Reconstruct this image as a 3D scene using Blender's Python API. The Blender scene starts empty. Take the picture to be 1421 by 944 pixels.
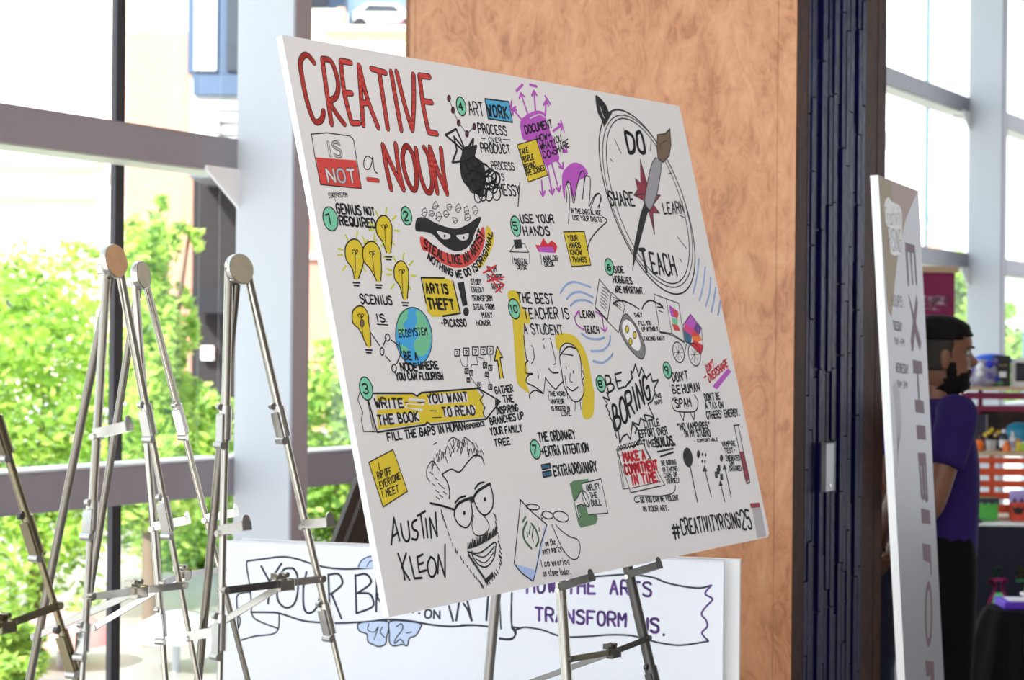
import bpy, bmesh, math, random
from mathutils import Vector, Matrix, geometry
random.seed(7)
sc = bpy.context.scene
COL = sc.collection
# ------------------------------------------------------------------ camera
FPX = 2570.0; CX, CY = 710.5, 484.0; ROLL = math.radians(-0.55); CAMZ = 1.55
cam_d = bpy.data.cameras.new('camera'); cam = bpy.data.objects.new('camera', cam_d); COL.objects.link(cam)
cam_d.sensor_width = 36; cam_d.lens = FPX/1421*36; cam_d.shift_y = (CY-472)/1421
cam_d.clip_end = 300
ca, sa = math.cos(ROLL), math.sin(ROLL)
R_ = Vector((ca, 0, -sa)); U_ = Vector((sa, 0, ca)); B_ = Vector((0, -1, 0))
cam.matrix_world = Matrix(((R_.x, U_.x, B_.x, 0), (R_.y, U_.y, B_.y, 0), (R_.z, U_.z, B_.z, CAMZ), (0, 0, 0, 1)))
cam_d.dof.use_dof = True; cam_d.dof.focus_distance = 3.15; cam_d.dof.aperture_fstop = 7.0
sc.camera = cam
# ------------------------------------------------------------------ world, sun, lights, exposure
sc.view_settings.view_transform = 'Standard'; sc.view_settings.look = 'None'
sc.view_settings.gamma = 1; sc.view_settings.exposure = 0.88
w = bpy.data.worlds.new('world'); sc.world = w; w.use_nodes = True
nt = w.node_tree; bg = nt.nodes['Background']
tc = nt.nodes.new('ShaderNodeTexCoord'); sep = nt.nodes.new('ShaderNodeSeparateXYZ'); cr = nt.nodes.new('ShaderNodeValToRGB')
nt.links.new(tc.outputs['Generated'], sep.inputs[0]); nt.links.new(sep.outputs['Z'], cr.inputs[0]); nt.links.new(cr.outputs[0], bg.inputs[0])
cr.color_ramp.elements[0].position = 0.0; cr.color_ramp.elements[0].color = (.93, .96, 1, 1)
cr.color_ramp.elements[1].position = 0.8; cr.color_ramp.elements[1].color = (.72, .84, 1, 1)
bg.inputs[1].default_value = 1.45
sun_d = bpy.data.lights.new('sun', 'SUN'); sun_d.energy = 5.5; sun_d.angle = .01; sun_d.color = (1, .95, .86)
sun = bpy.data.objects.new('sun', sun_d); COL.objects.link(sun)
sun.rotation_euler = Vector((-.45, -.65, .61)).to_track_quat('Z', 'Y').to_euler()
def area(name, loc, size, energy, rot=(0, 0, 0), col=(1, 1, 1), sy=None):
    d = bpy.data.lights.new(name, 'AREA'); d.energy = energy; d.size = size; d.color = col
    if sy: d.shape = 'RECTANGLE'; d.size_y = sy
    o = bpy.data.objects.new(name, d); COL.objects.link(o); o.location = loc; o.rotation_euler = rot; return o
area('overhead_fill', (2.2, 2.0, 4.7), 2.2, 25, col=(1, .93, .84))  # added overhead fill to lift the interior, no lamp is seen
area('overhead_fill', (.3, 1.6, 4.7), 2.2, 20, col=(1, .93, .84))
# ------------------------------------------------------------------ helpers
def ray(x, y):
    u, v = (x-CX)/FPX, (CY-y)/FPX
    return Vector((u*ca+v*sa, 1, -u*sa+v*ca))
O_ = Vector((0, 0, CAMZ))
def at(x, y, Y): return O_+ray(x, y)*Y
def hit(x, y, p, n):
    r = ray(x, y); return O_+r*((p-O_).dot(n)/r.dot(n))
MATS = {}
def mat(name, col, rough=.5, metal=0, noise=0, nscale=8, bump=0, bscale=40, emit=0, trans=0, col2=None, coat=0, alpha=1):
    if name in MATS: return MATS[name]
    m = bpy.data.materials.new(name); m.use_nodes = True; t = m.node_tree; b = t.nodes['Principled BSDF']
    b.inputs['Base Color'].default_value = (*col, 1); b.inputs['Roughness'].default_value = rough
    b.inputs['Metallic'].default_value = metal; b.inputs['Coat Weight'].default_value = coat
    if alpha < 1: b.inputs['Alpha'].default_value = alpha
    if noise or col2:
        c = t.nodes.new('ShaderNodeTexCoord'); n = t.nodes.new('ShaderNodeTexNoise'); n.inputs['Scale'].default_value = nscale
        n.inputs['Detail'].default_value = 5; t.links.new(c.outputs['Object'], n.inputs['Vector'])
        r = t.nodes.new('ShaderNodeValToRGB'); c2 = col2 or tuple(max(0, x*(1-noise)) for x in col)
        r.color_ramp.elements[0].position = .35; r.color_ramp.elements[1].position = .65
        r.color_ramp.elements[0].color = (*c2, 1); r.color_ramp.elements[1].color = (*col, 1)
        t.links.new(n.outputs['Fac'], r.inputs[0]); t.links.new(r.outputs[0], b.inputs['Base Color'])
    if bump:
        c = t.nodes.new('ShaderNodeTexCoord'); n = t.nodes.new('ShaderNodeTexNoise'); n.inputs['Scale'].default_value = bscale
        t.links.new(c.outputs['Object'], n.inputs['Vector']); bp = t.nodes.new('ShaderNodeBump'); bp.inputs['Strength'].default_value = bump
        bp.inputs['Distance'].default_value = .01; t.links.new(n.outputs['Fac'], bp.inputs['Height']); t.links.new(bp.outputs[0], b.inputs['Normal'])
    MATS[name] = m; return m
def srgb(r, g, b):
    f = lambda c: (c/255/12.92 if c/255 <= .04045 else ((c/255+.055)/1.055)**2.4)
    return (f(r), f(g), f(b))
def new(name, me, parent=None):
    o = bpy.data.objects.new(name, me); COL.objects.link(o)
    if parent:
        o.parent = parent
        if me is not None and not parent.get('_local'): o.matrix_parent_inverse = parent.matrix_world.inverted() if False else Matrix.Translation(-parent.location)
    return o
def bmobj(name, bm, m, parent=None, smooth=False, kind=None, label=None):
    me = bpy.data.meshes.new(name)
    bmesh.ops.recalc_face_normals(bm, faces=bm.faces[:])
    bm.to_mesh(me); bm.free()
    for x in (m if isinstance(m, (list, tuple)) else [m]): me.materials.append(x)
    if smooth:
        for p in me.polygons: p.use_smooth = True
        try: me.set_sharp_from_angle(angle=math.radians(40))
        except Exception: pass
    o = new(name, me, parent)
    if kind: o['kind'] = kind
    if label: o['label'] = label
    return o
def thing(name, label, cat, loc, group=None):
    o = bpy.data.objects.new(name, None); COL.objects.link(o); o.location = loc; o.empty_display_size = .05
    o['label'] = label; o['category'] = cat
    if group: o['group'] = group
    return o
def tag(o, label, cat, group=None):
    o['label'] = label; o['category'] = cat
    if group: o['group'] = group
    return o
def box(bm, c, s, ax=None, bev=0):
    """box centred at c, sizes s, ax = (X,Y,Z) axis vectors"""
    ax = ax or (Vector((1, 0, 0)), Vector((0, 1, 0)), Vector((0, 0, 1))); c = Vector(c)
    r = bmesh.ops.create_cube(bm, size=1)
    for v in r['verts']:
        v.co = c+ax[0]*(v.co.x*s[0])+ax[1]*(v.co.y*s[1])+ax[2]*(v.co.z*s[2])
    if bev:
        es = set(e for v in r['verts'] for e in v.link_edges)
        bmesh.ops.bevel(bm, geom=list(es), offset=bev, segments=2, affect='EDGES', profile=.5)
    return bm
def B(): return bmesh.new()
def tube(bm, p, q, r, seg=14, r2=None, caps=True):
    p, q = Vector(p), Vector(q); d = q-p
    if d.length < 1e-6: return bm
    rot = d.to_track_quat('Z', 'Y').to_matrix().to_4x4()
    bmesh.ops.create_cone(bm, cap_ends=caps, segments=seg, radius1=r, radius2=r if r2 is None else r2, depth=d.length, matrix=Matrix.Translation((p+q)/2)@rot)
    return bm
def prism(bm, pts, off):
    """extrude planar polygon (3D pts) by vector off"""
    a = [bm.verts.new(p) for p in pts]; b = [bm.verts.new(Vector(p)+off) for p in pts]; n = len(pts)
    bm.faces.new(a); bm.faces.new(b[::-1])
    for i in range(n): bm.faces.new((a[i], b[i], b[(i+1) % n], a[(i+1) % n]))
    return bm
def lathe(bm, c, prof, seg=20, ax=None):
    """prof list of (r,z)"""
    c = Vector(c); ax = ax or (Vector((1, 0, 0)), Vector((0, 1, 0)), Vector((0, 0, 1))); rings = []
    for r, z in prof:
        rings.append([bm.verts.new(c+ax[0]*(r*math.cos(2*math.pi*i/seg))+ax[1]*(r*math.sin(2*math.pi*i/seg))+ax[2]*z) for i in range(seg)])
    for a, b in zip(rings, rings[1:]):
        for i in range(seg): bm.faces.new((a[i], a[(i+1) % seg], b[(i+1) % seg], b[i]))
    bm.faces.new(rings[0][::-1]); bm.faces.new(rings[-1])
    return bm
Z = Vector((0, 0, 1))
# ------------------------------------------------------------------ materials
M_white = mat('white_paint', (.62, .655, .70), .45)
M_grey = mat('shade_grey_paint', (.30, .29, .34), .4, 0)  # lilac grey puts the backlit shade of white paint into the colour
M_cream = mat('cream_underside', (.78, .80, .70), .5)
M_black = mat('black_frame', (.012, .012, .018), .35)
M_steel = mat('nickel_tube', (.47, .44, .38), .13, 1)
M_steel_d = mat('worn_nickel', (.26, .23, .15), .2, 1)
M_bright = mat('bright_nickel', (.60, .58, .54), .18, 1)
M_dark = mat('dark_steel', (.10, .095, .09), .35, .8)
M_disc_tint = mat('tan_reflection_disc', srgb(188, 146, 108), .6, 0, .12, 60)  # wood reflected in the metal disc, put into its colour
M_disc_tint2 = mat('beige_reflection_disc', srgb(170, 160, 140), .5, .3, .12, 60)  # interior reflected in the metal disc, put into its colour
M_foam = mat('foam_board_white', (.73, .715, .735), .55)
M_foame = mat('foam_edge_white', (.9, .91, .92), .6)
M_board2 = mat('poster_paper_white', (.86, .88, .94), .5)
glass = bpy.data.materials.new('window_glass'); glass.use_nodes = True
t = glass.node_tree; t.nodes.clear(); o_ = t.nodes.new('ShaderNodeOutputMaterial'); mx = t.nodes.new('ShaderNodeMixShader')
tr = t.nodes.new('ShaderNodeBsdfTransparent'); gl = t.nodes.new('ShaderNodeBsdfGlossy'); gl.inputs['Roughness'].default_value = .02
mx.inputs[0].default_value = .045; tr.inputs[0].default_value = (.97, .99, .98, 1)
t.links.new(tr.outputs[0], mx.inputs[1]); t.links.new(gl.outputs[0], mx.inputs[2]); t.links.new(mx.outputs[0], o_.inputs[0])
def wood_mat(name, c1, c2, c3, sc_=1.0, rough=.35):
    m = bpy.data.materials.new(name); m.use_nodes = True; t = m.node_tree; b = t.nodes['Principled BSDF']
    c = t.nodes.new('ShaderNodeTexCoord'); mp = t.nodes.new('ShaderNodeMapping'); mp.inputs['Scale'].default_value = (3.4*sc_, 3.4*sc_, 1.8*sc_)
    n = t.nodes.new('ShaderNodeTexNoise'); n.inputs['Scale'].default_value = 2.2; n.inputs['Detail'].default_value = 8; n.inputs['Distortion'].default_value = 1.6; n.inputs['Roughness'].default_value = .55
    wv = t.nodes.new('ShaderNodeTexNoise'); wv.inputs['Scale'].default_value = 5; wv.inputs['Detail'].default_value = 10; wv.inputs['Distortion'].default_value = 3.2; wv.inputs['Roughness'].default_value = .65
    t.links.new(c.outputs['Object'], mp.inputs[0]); t.links.new(mp.outputs[0], n.inputs['Vector']); t.links.new(mp.outputs[0], wv.inputs['Vector'])
    mxx = t.nodes.new('ShaderNodeMath'); mxx.operation = 'ADD'; hm = t.nodes.new('ShaderNodeMath'); hm.operation = 'MULTIPLY'; hm.inputs[1].default_value = .5
    t.links.new(n.outputs['Fac'], mxx.inputs[0]); t.links.new(wv.outputs['Fac'], mxx.inputs[1]); t.links.new(mxx.outputs[0], hm.inputs[0])
    r = t.nodes.new('ShaderNodeValToRGB'); e = r.color_ramp.elements; e[0].position = .38; e[0].color = (*c1, 1); e[1].position = .62; e[1].color = (*c3, 1)
    x = e.new(.47); x.color = (*c2, 1); t.links.new(hm.outputs[0], r.inputs[0]); t.links.new(r.outputs[0], b.inputs['Base Color'])
    b.inputs['Roughness'].default_value = rough; return m
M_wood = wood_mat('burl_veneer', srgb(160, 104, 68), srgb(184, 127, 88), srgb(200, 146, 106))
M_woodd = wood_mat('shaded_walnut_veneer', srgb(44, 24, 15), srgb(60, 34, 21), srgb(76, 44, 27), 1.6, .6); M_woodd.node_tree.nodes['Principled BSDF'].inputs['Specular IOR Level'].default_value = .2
M_tile = mat('cobalt_glazed_tile', srgb(12, 12, 66), .4, 0, .35, 14, .25, 30); M_tile.node_tree.nodes['Principled BSDF'].inputs['Specular IOR Level'].default_value = .1
M_grout = mat('dark_grout', srgb(16, 16, 26), .8)
# ------------------------------------------------------------------ glass wall geometry
DW = Vector((.524, .852, 0)).normalized(); NI = Vector((DW.y, -DW.x, 0)); P0 = Vector((-.2765*5.2, 5.2, 0))
def s_of(px, off=0):
    tt = (px-CX)/FPX; p = P0+NI*off
    return (tt*p.y-p.x)/(DW.x-tt*DW.y)
def wp(s, off=0, z=0): v = P0+DW*s+NI*off; return Vector((v.x, v.y, z))
AX = (DW, NI, Z)
TR = [(1.063, 1.180), (2.118, 2.226), (3.17, 3.28), (4.22, 4.33), (0.0, .12)]
COLS = [-2.79, s_of(326), 4.81, s_of(1341), 12.4]
MULL = [[-4.6], [-1.0, s_of(161.5, -.15)], [2.95], [6.2, s_of(1284, -.15), s_of(1331, -.15)], [10.5]]
ZC = 5.0
bm = B(); box(bm, (2, 6, -.05), (22, 30, .1)); o = bmobj('floor', bm, mat('polished_concrete', (.42, .41, .40), .3, 0, .1, 3)); o['kind'] = 'structure'
# ceiling covers the hall only (interior side of the glass)
bm = B(); box(bm, wp(2.5, 7.0, ZC+.1), (24, 14.2, .2), AX); o = bmobj('ceiling', bm, mat('ceiling_paint', (.8, .8, .78), .7)); o['kind'] = 'structure'
bm = B(); box(bm, wp(2.5, 9.6, ZC/2), (24, .15, ZC), AX); o = bmobj('shade_wall_right', bm, mat('shade_wall_paint', (.22, .20, .19), .8)); o['kind'] = 'structure'  # unseen dark wall added to cut light from the right
edges = [-6.0]+COLS+[15.5]
wi = 0
for i, (a, b) in enumerate(zip(edges, edges[1:])):
    wi += 1
    a2 = a+(.0 if i == 0 else .082); root = bpy.data.objects.new('window_%d' % wi, None); COL.objects.link(root); root['kind'] = 'structure'; root.location = wp((a2+b)/2, 0, 0)
    for z0, z1 in TR:
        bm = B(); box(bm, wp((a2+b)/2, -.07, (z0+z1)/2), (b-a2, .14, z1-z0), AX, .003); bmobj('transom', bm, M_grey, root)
        if z0 > 1.5:
            bm = B(); box(bm, wp((a2+b)/2, -.072, z0-.003), (b-a2, .13, .006), AX); bmobj('transom_underside', bm, M_cream, root)
        if .5 < z0 < 1.5:
            bm = B(); box(bm, wp((a2+b)/2, -.071, z1+.003), (b-a2, .138, .006), AX); bmobj('transom_top', bm, M_white, root)
    ms = [m for m in MULL[i] if a < m < b] if i < len(MULL) else []
    for m in ms:
        bm = B(); wdt = .040 if i < 2 else .014
        box(bm, wp(m, -.152, 2.5), (wdt, .018, 5.0), AX, .002); bmobj('mullion', bm, M_black if i < 2 else mat('blue_grey_frame', (.12, .22, .28), .4), root)
    cuts = [a2]+ms+[b]
    zs = [(0.12, 1.063), (1.18, 2.118), (2.226, 3.17), (3.28, 4.22), (4.33, 5.0)]
    for c0, c1 in zip(cuts, cuts[1:]):
        for z0, z1 in zs:
            bm = B(); box(bm, wp((c0+c1)/2, -.15, (z0+z1)/2), (c1-c0-.02, .008, z1-z0+.06), AX); bmobj('pane', bm, glass, root)
for s in COLS:
    root = bpy.data.objects.new('column', None); COL.objects.link(root); root['kind'] = 'structure'; root.location = wp(s+.04, .05, 0)
    root['label'] = 'white steel fin column of the glass wall'
    bm = B(); box(bm, wp(s+.036, .116, 2.5), (.072, .226, 5.0), AX, .003); bmobj('fin', bm, M_white, root)
    bm = B(); box(bm, wp(s+.041, .234, 2.5), (.082, .008, 5.0), AX, .002); bmobj('shaded_face_strip', bm, M_grey, root)  # inner face of the white fin, its shade put into the grey
    for z0, z1 in TR[:4]:
        pts = [wp(s, .002, z0+.01), wp(s-.16, .002, z0+.01), wp(s-.16, .002, z0-.004), wp(s-.01, .002, z0-.11), wp(s, .002, z0-.12)]
        if z0 > 2: bm = B(); prism(bm, pts, NI*.012); bmobj('gusset_plate', bm, M_foame, root)
# ------------------------------------------------------------------ wood clad column
CC = Vector((.7465, 4.9, 0)); WD, WS = 1.262, .6665
root = bpy.data.objects.new('wood_clad_column', None); COL.objects.link(root); root['kind'] = 'structure'; root.location = CC-NI*WD/2+DW*WS/2
def cp(a, b, z): v = CC-NI*a+DW*b; return Vector((v.x, v.y, z))   # a along front (leftwards), b depth
bm = B(); box(bm, cp(WD/2, WS/2, ZC/2), (WS-.03, WD-.03, ZC), AX); bmobj('core', bm, mat('dark_core', (.03, .02, .015), .8), root)
def seam_a(px):  # distance along the front face for pixel x
    tt = (px-CX)/FPX; return (CC.x-tt*CC.y)/(NI.x-tt*NI.y)
cuts = [.0, seam_a(1076), seam_a(572), WD]
for a, b in zip(cuts, cuts[1:]):
    for z0, z1 in ((0, 2.9), (2.9, ZC)):
        bm = B(); box(bm, cp((a+b)/2, .008, (z0+z1)/2), (.016, b-a-.003, z1-z0-.003), AX, .001); bmobj('veneer_panel', bm, M_wood, root)
bm = B(); box(bm, cp(WD-.008, WS/2, ZC/2), (WS, .016, ZC), AX); bmobj('veneer_panel', bm, M_wood, root)
def seam_b(px):
    tt = (px-CX)/FPX; return (tt*CC.y-CC.x)/(DW.x-tt*DW.y)
b1, b2, b3 = seam_b(1118), seam_b(1196), seam_b(1214)
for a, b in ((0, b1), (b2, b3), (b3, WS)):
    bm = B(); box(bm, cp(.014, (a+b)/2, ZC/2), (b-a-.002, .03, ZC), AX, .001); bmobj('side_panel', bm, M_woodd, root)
bm = B(); box(bm, cp(.014, (b1+b2)/2, ZC/2), (b2-b1, .01, ZC), AX); bmobj('grout_bed', bm, M_grout, root)
n = 14; tw = (b2-b1)/n; ti = 0; tmesh = {}
for k in range(n):
    z = -.4*random.random(); wk = tw*.9
    pr = random.choice([0, .003, .006])
    while z < 3.6:
        h = random.choice([.2, .3, .38, .46]); z0, z1 = max(z, 0.0), min(z+h, 3.7); z += h
        if z1 <= z0+.02: continue
        dd = .010+pr+random.choice([0, .0015, .003]); bm = B(); 
        box(bm, cp(.012-dd/2+.001, b1+tw*(k+.5), (z0+z1)/2), (wk, dd, z1-z0-.004), AX); bmobj('tile', bm, M_tile, root)
bm = B(); p = hit(1149, 648, cp(-.012, 0, 0), NI); box(bm, p, (.066, .012, .132), AX, .002)
pl = bmobj('metal_plate', bm, mat('brushed_plate', (.30, .31, .31), .35, .6)); tag(pl, 'small upright grey metal plate fixed on the blue tiled recess', 'plate')
bm = B(); tube(bm, p+NI*.006-Z*.05, p+NI*.008-Z*.05, .004, 8); bmobj('screw', bm, M_bright, pl)
# ------------------------------------------------------------------ drawing on flat boards
GL = {'A':"002840 1333",'B':"00082837362404 2443412000",'C':"4738180602103041",'D':"00082846422000",'E':"48080040 0434",'F':"480800 0434",
'G':"47381806021030424424",'H':"0008 4048 0444",'I':"2028",'J':"3832201001",'K':"0008 480440",'L':"080040",'M':"0008244840",'N':"00084048",
'O':"180602103042463818",'P':"00083847453404",'Q':"180602103042463818 2240",'R':"00083847453404 2440",'S':"473818070615344341301001",
'T':"0848 2820",'U':"080210304248",'V':"082048",'W':"0810253048",'X':"0048 0840",'Y':"082448 2420",'Z':"08480040",
'0':"180602103042463818",'1':"172820",'2':"06183847450040",'3':"071838463424 3442301001",'4':"380343 3830",'5':"480805354341301001",
'6':"37160302103042443413",'7':"084810",'8':"180705143445473818 1403011030414334",'9':"453414050718384730",
"'":"2826",'.':"2021",',':"2110",'-':"1434",'+':"0444 2226",'=':"0545 0343",'!':"2823 2021",'#':"1018 3038 0343 0646",'"':"1816 3836",':':"2122 2526",
'a':"341503011031 3530",'d':"341503011031 3830",'e':"0333341503011030",'g':"351504021232 353010",'h':"0008 04153430",'i':"1015 1718",'m':"0005 04152420 24354440",
'n':"0005 04153430",'o':"15040110313415",'p':"0005 051534321202",'r':"0005 031535",'s':"35150432311000",'t':"18112030 0535",'v':"052035",
'w':"0510243045",'y':"0522 3500",'u':"05011031 3530",'l':"2820"}
for k_ in 'iI.!:l': pass
def glyph(c):
    return [[(int(t[i]), int(t[i+1])) for i in range(0, len(t), 2)] for t in GL.get(c, '').split()]
def catmull(p, closed=False, n=5):
    if len(p) < 3: return p
    q = []; L = len(p)
    rng = range(L if closed else L-1)
    for i in rng:
        if closed: a, b, c, d = p[i-1], p[i], p[(i+1) % L], p[(i+2) % L]
        else: a, b, c, d = p[max(i-1, 0)], p[i], p[i+1], p[min(i+2, L-1)]
        for k in range(n):
            t = k/n
            q.append(tuple(.5*((2*b[j])+(-a[j]+c[j])*t+(2*a[j]-5*b[j]+4*c[j]-d[j])*t*t+(-a[j]+3*b[j]-3*c[j]+d[j])*t**3) for j in (0, 1)))
    if not closed: q.append(p[-1])
    return q
INK = {}
def ink(name, rgb, rough=.6): INK[name] = mat('ink_'+name, srgb(*rgb), rough)
for nme, c in dict(black=(18, 18, 24), red=(205, 62, 56), dred=(140, 40, 60), yellow=(214, 190, 40), mint=(120, 200, 168), blue=(70, 160, 205), dblue=(40, 96, 130),
    purple=(180, 80, 190), lilac=(150, 100, 175), lime=(205, 212, 70), globe=(60, 160, 220), land=(110, 190, 150), sky=(165, 190, 235), white=(216, 213, 218), plum=(96, 44, 66),
    green=(90, 128, 92), brown=(110, 90, 70), grey=(150, 150, 158), crimson=(205, 30, 50), navy=(36, 44, 62), violet=(98, 60, 140), brain=(196, 212, 242), wine=(80, 30, 54),
    paper=(236, 236, 240), pink=(210, 60, 130), orange=(230, 120, 50), ochre=(150, 132, 96), rose=(168, 140, 132), silver=(128, 125, 130), qr=(176, 173, 182), mono=(60, 60, 62)).items(): ink(nme, c)
class Draw:
    def __init__(s, root, P, U, V, N, lift=.0002):
        s.root, s.P, s.U, s.V, s.N = root, P, U, V, N; s.lay = s.base = lift; s.idx = 0; s.parts = {}; s.cur = None; s.fr = (0, 0, 1)
    def frame(s, ox, oy, k): s.fr = (ox, oy, k)
    def uv(s, p):
        x, y = s.fr[0]+p[0]/s.fr[2], s.fr[1]+p[1]/s.fr[2]; h = hit(x, y, s.P, s.N)-s.P
        return (h.dot(s.U), h.dot(s.V))
    def mpp(s, p):   # metres per photo pixel at a point
        x, y = s.fr[0]+p[0]/s.fr[2], s.fr[1]+p[1]/s.fr[2]; return hit(x, y, s.P, s.N).y/FPX
    def begin(s, name): s.end(); s.cur = (name, {}, {}); s.idx += 1; s.lay = s.base+s.idx*4e-6
    def end(s):
        if not s.cur: return
        name, geo, _ = s.cur; verts, faces, mi, mats = [], [], [], []
        for c, (vs, fs) in geo.items():
            o0 = len(verts); verts += vs; faces += [tuple(i+o0 for i in f) for f in fs]; mi += [len(mats)]*len(fs); mats.append(INK[c])
        s.cur = None
        if not verts: return
        me = bpy.data.meshes.new(name); me.from_pydata(verts, [], faces)
        for m in mats: me.materials.append(m)
        me.polygons.foreach_set('material_index', mi)
        return new(name, me, s.root)
    def _add(s, c, uvs, faces):
        vs, fs = s.cur[1].setdefault(c, ([], [])); o0 = len(vs)
        vs += [tuple(s.P+s.U*a+s.V*b+s.N*s.lay) for a, b in uvs]; fs += [tuple(i+o0 for i in f) for f in faces]
    def _line(s, q, wd, c, w2=None, joint=6):
        L = len(q)-1
        for i in range(L):
            (ax, ay), (bx, by) = q[i], q[i+1]; dx, dy = bx-ax, by-ay; l = math.hypot(dx, dy)
            if l < 1e-7: continue
            wa = (wd+((w2 if w2 is not None else wd)-wd)*i/max(L, 1))/2; wb = (wd+((w2 if w2 is not None else wd)-wd)*(i+1)/max(L, 1))/2
            nx, ny = -dy/l, dx/l
            s._add(c, [(ax+nx*wa, ay+ny*wa), (ax-nx*wa, ay-ny*wa), (bx-nx*wb, by-ny*wb), (bx+nx*wb, by+ny*wb)], [(0, 1, 2, 3)])
            for (px, py, r) in ([(ax, ay, wa)] if i else [(ax, ay, wa)])+([(bx, by, wb)] if i == L-1 else []):
                s._add(c, [(px+r*math.cos(a*2*math.pi/joint), py+r*math.sin(a*2*math.pi/joint)) for a in range(joint)], [tuple(range(joint))])
    def st(s, pts, wd=1.5, c='black', sm=True, w2=None, closed=False):
        s.lay += 1.5e-6; q = [s.uv(p) for p in pts]; m = s.mpp(pts[0])
        if sm: q = catmull(q, closed)
        if closed: q = q+[q[0]]
        k = 1.0 if wd > 5 else 1.2; s._line(q, wd*m*k, c, None if w2 is None else w2*m*k)
    def fill(s, pts, c, sm=False):
        q = [s.uv(p) for p in pts]
        if sm: q = catmull(q, True)
        s.lay += 1.5e-6
        tri = geometry.tessellate_polygon([[Vector((a, b, 0)) for a, b in q]])
        s._add(c, q, tri)
    def ell(s, x, y, rx, ry, c=None, line=None, wd=1.3, tilt=0):
        pts = [(x+rx*math.cos(a)+tilt*ry*math.sin(a), y+ry*math.sin(a)) for a in [k*math.pi/9 for k in range(18)]]
        if c: s.fill(pts, c)
        if line: s.st(pts, wd, line, closed=True)
    def text(s, t, x0, y0, x1, y1, h, wd=1.3, c='black', perp=False, path=None, jit=.3, outline=None):
        """baseline from (x0,y0) to (x1,y1) (or path), cap height h in frame pixels"""
        pl = [s.uv(p) for p in (path or [(x0, y0), (x1, y1)])]
        if path: pl = catmull(pl)
        L = [0]
        for a, b in zip(pl, pl[1:]): L.append(L[-1]+math.hypot(b[0]-a[0], b[1]-a[1]))
        def P(d):
            for i in range(len(pl)-1):
                if d <= L[i+1] or i == len(pl)-2:
                    k = (d-L[i])/max(L[i+1]-L[i], 1e-9); a, b = pl[i], pl[i+1]; l = math.hypot(b[0]-a[0], b[1]-a[1])
                    return (a[0]+(b[0]-a[0])*k, a[1]+(b[1]-a[1])*k), ((b[0]-a[0])/l, (b[1]-a[1])/l)
        hh = h/s.fr[2]*s.mpp(path[0] if path else (x0, y0)); adv = []; wd = wd*1.38
        for ch in t:
            if ch == ' ': adv.append((0, 3.4)); continue
            mxx = 4 if ch not in "I1'.,!:il" else 1.6; adv.append((0 if mxx == 4 else -1.2, mxx+2.0))
        tot = sum(a[1] for a in adv)-2.0; kx = L[-1]/tot; d = 0; m = s.mpp(path[0] if path else (x0, y0))
        for pas in ((outline, 'o'), (c, 'f')):
            if pas[0] is None: continue
            s.lay += 1.5e-6
            d = 0; random.seed(len(t)*31+int(x0))
            for ch, (ox, ad) in zip(t, adv):
                if ch != ' ':
                    (bx, by), (tx, ty) = P((d+2)*kx if ad > 4 else d*kx)
                    if not path and not perp: tx, ty = 1, (ty/tx if abs(tx) > .2 else 0)*1.0
                    upx, upy = (-ty, tx) if (path or perp) else (0, 1)
                    for sk in glyph(ch):
                        q = []
                        for gx, gy in sk:
                            gx2 = (gx+ox)-(2 if ad > 4 else 0)+random.uniform(-jit, jit); gy2 = (gy+random.uniform(-jit, jit))/8
                            q.append((bx+tx*gx2*kx+upx*gy2*hh, by+ty*gx2*kx+upy*gy2*hh))
                        if len(q) > 4: q = catmull(q, False, 3)
                        s._line(q, (wd if pas[1] == 'f' else wd+2.2)*m, pas[0], joint=5)
                d += ad*kx/kx
    # end class
# ------------------------------------------------------------------ main poster board: true rectangle recovered from its four corners
def solve_rect(c, width):
    r = [ray(*p) for p in c]
    A = Matrix(((-r[1].x, r[2].x, -r[3].x), (-r[1].y, r[2].y, -r[3].y), (-r[1].z, r[2].z, -r[3].z)))
    l = A.inverted()@(-r[0]); P = [r[0], r[1]*l[0], r[2]*l[1], r[3]*l[2]]; k = width/(P[1]-P[0]).length
    P = [O_+p*k for p in P]; return P
PB = solve_rect([(391, 48), (943, 147), (1068.5, 745), (540, 857)], 1.22)
U1 = (PB[1]-PB[0]).normalized(); Vv = (PB[0]-PB[3]); V1 = (Vv-U1*Vv.dot(U1)).normalized(); N1 = U1.cross(V1).normalized()
if N1.y > 0: N1 = -N1
T1 = .012
root1 = thing('poster_board', 'large white foam board covered in hand drawn marker notes, on an easel', 'poster board', (PB[2]+PB[3])/2)
def rounded(P, r=.014, seg=4):
    out = []
    for i in range(4):
        a, b, c = P[i-1], P[i], P[(i+1) % 4]; d1 = (a-b).normalized(); d2 = (c-b).normalized()
        rr = r if i == 2 else .002
        for k in range(seg+1):
            th = k/seg*math.pi/2; out.append(b+d1*rr*(1-math.sin(th))+d2*rr*(1-math.cos(th)))
    return out
bm = B(); prism(bm, rounded(PB), -N1*T1)
bm.faces.ensure_lookup_table()
o = bmobj('foam_sheet', bm, [M_foam, M_foame], root1)
for p in o.data.polygons:
    if abs(p.normal.dot(N1)) < .5: p.material_index = 1
D = Draw(root1, PB[0], U1, V1, N1)
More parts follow.
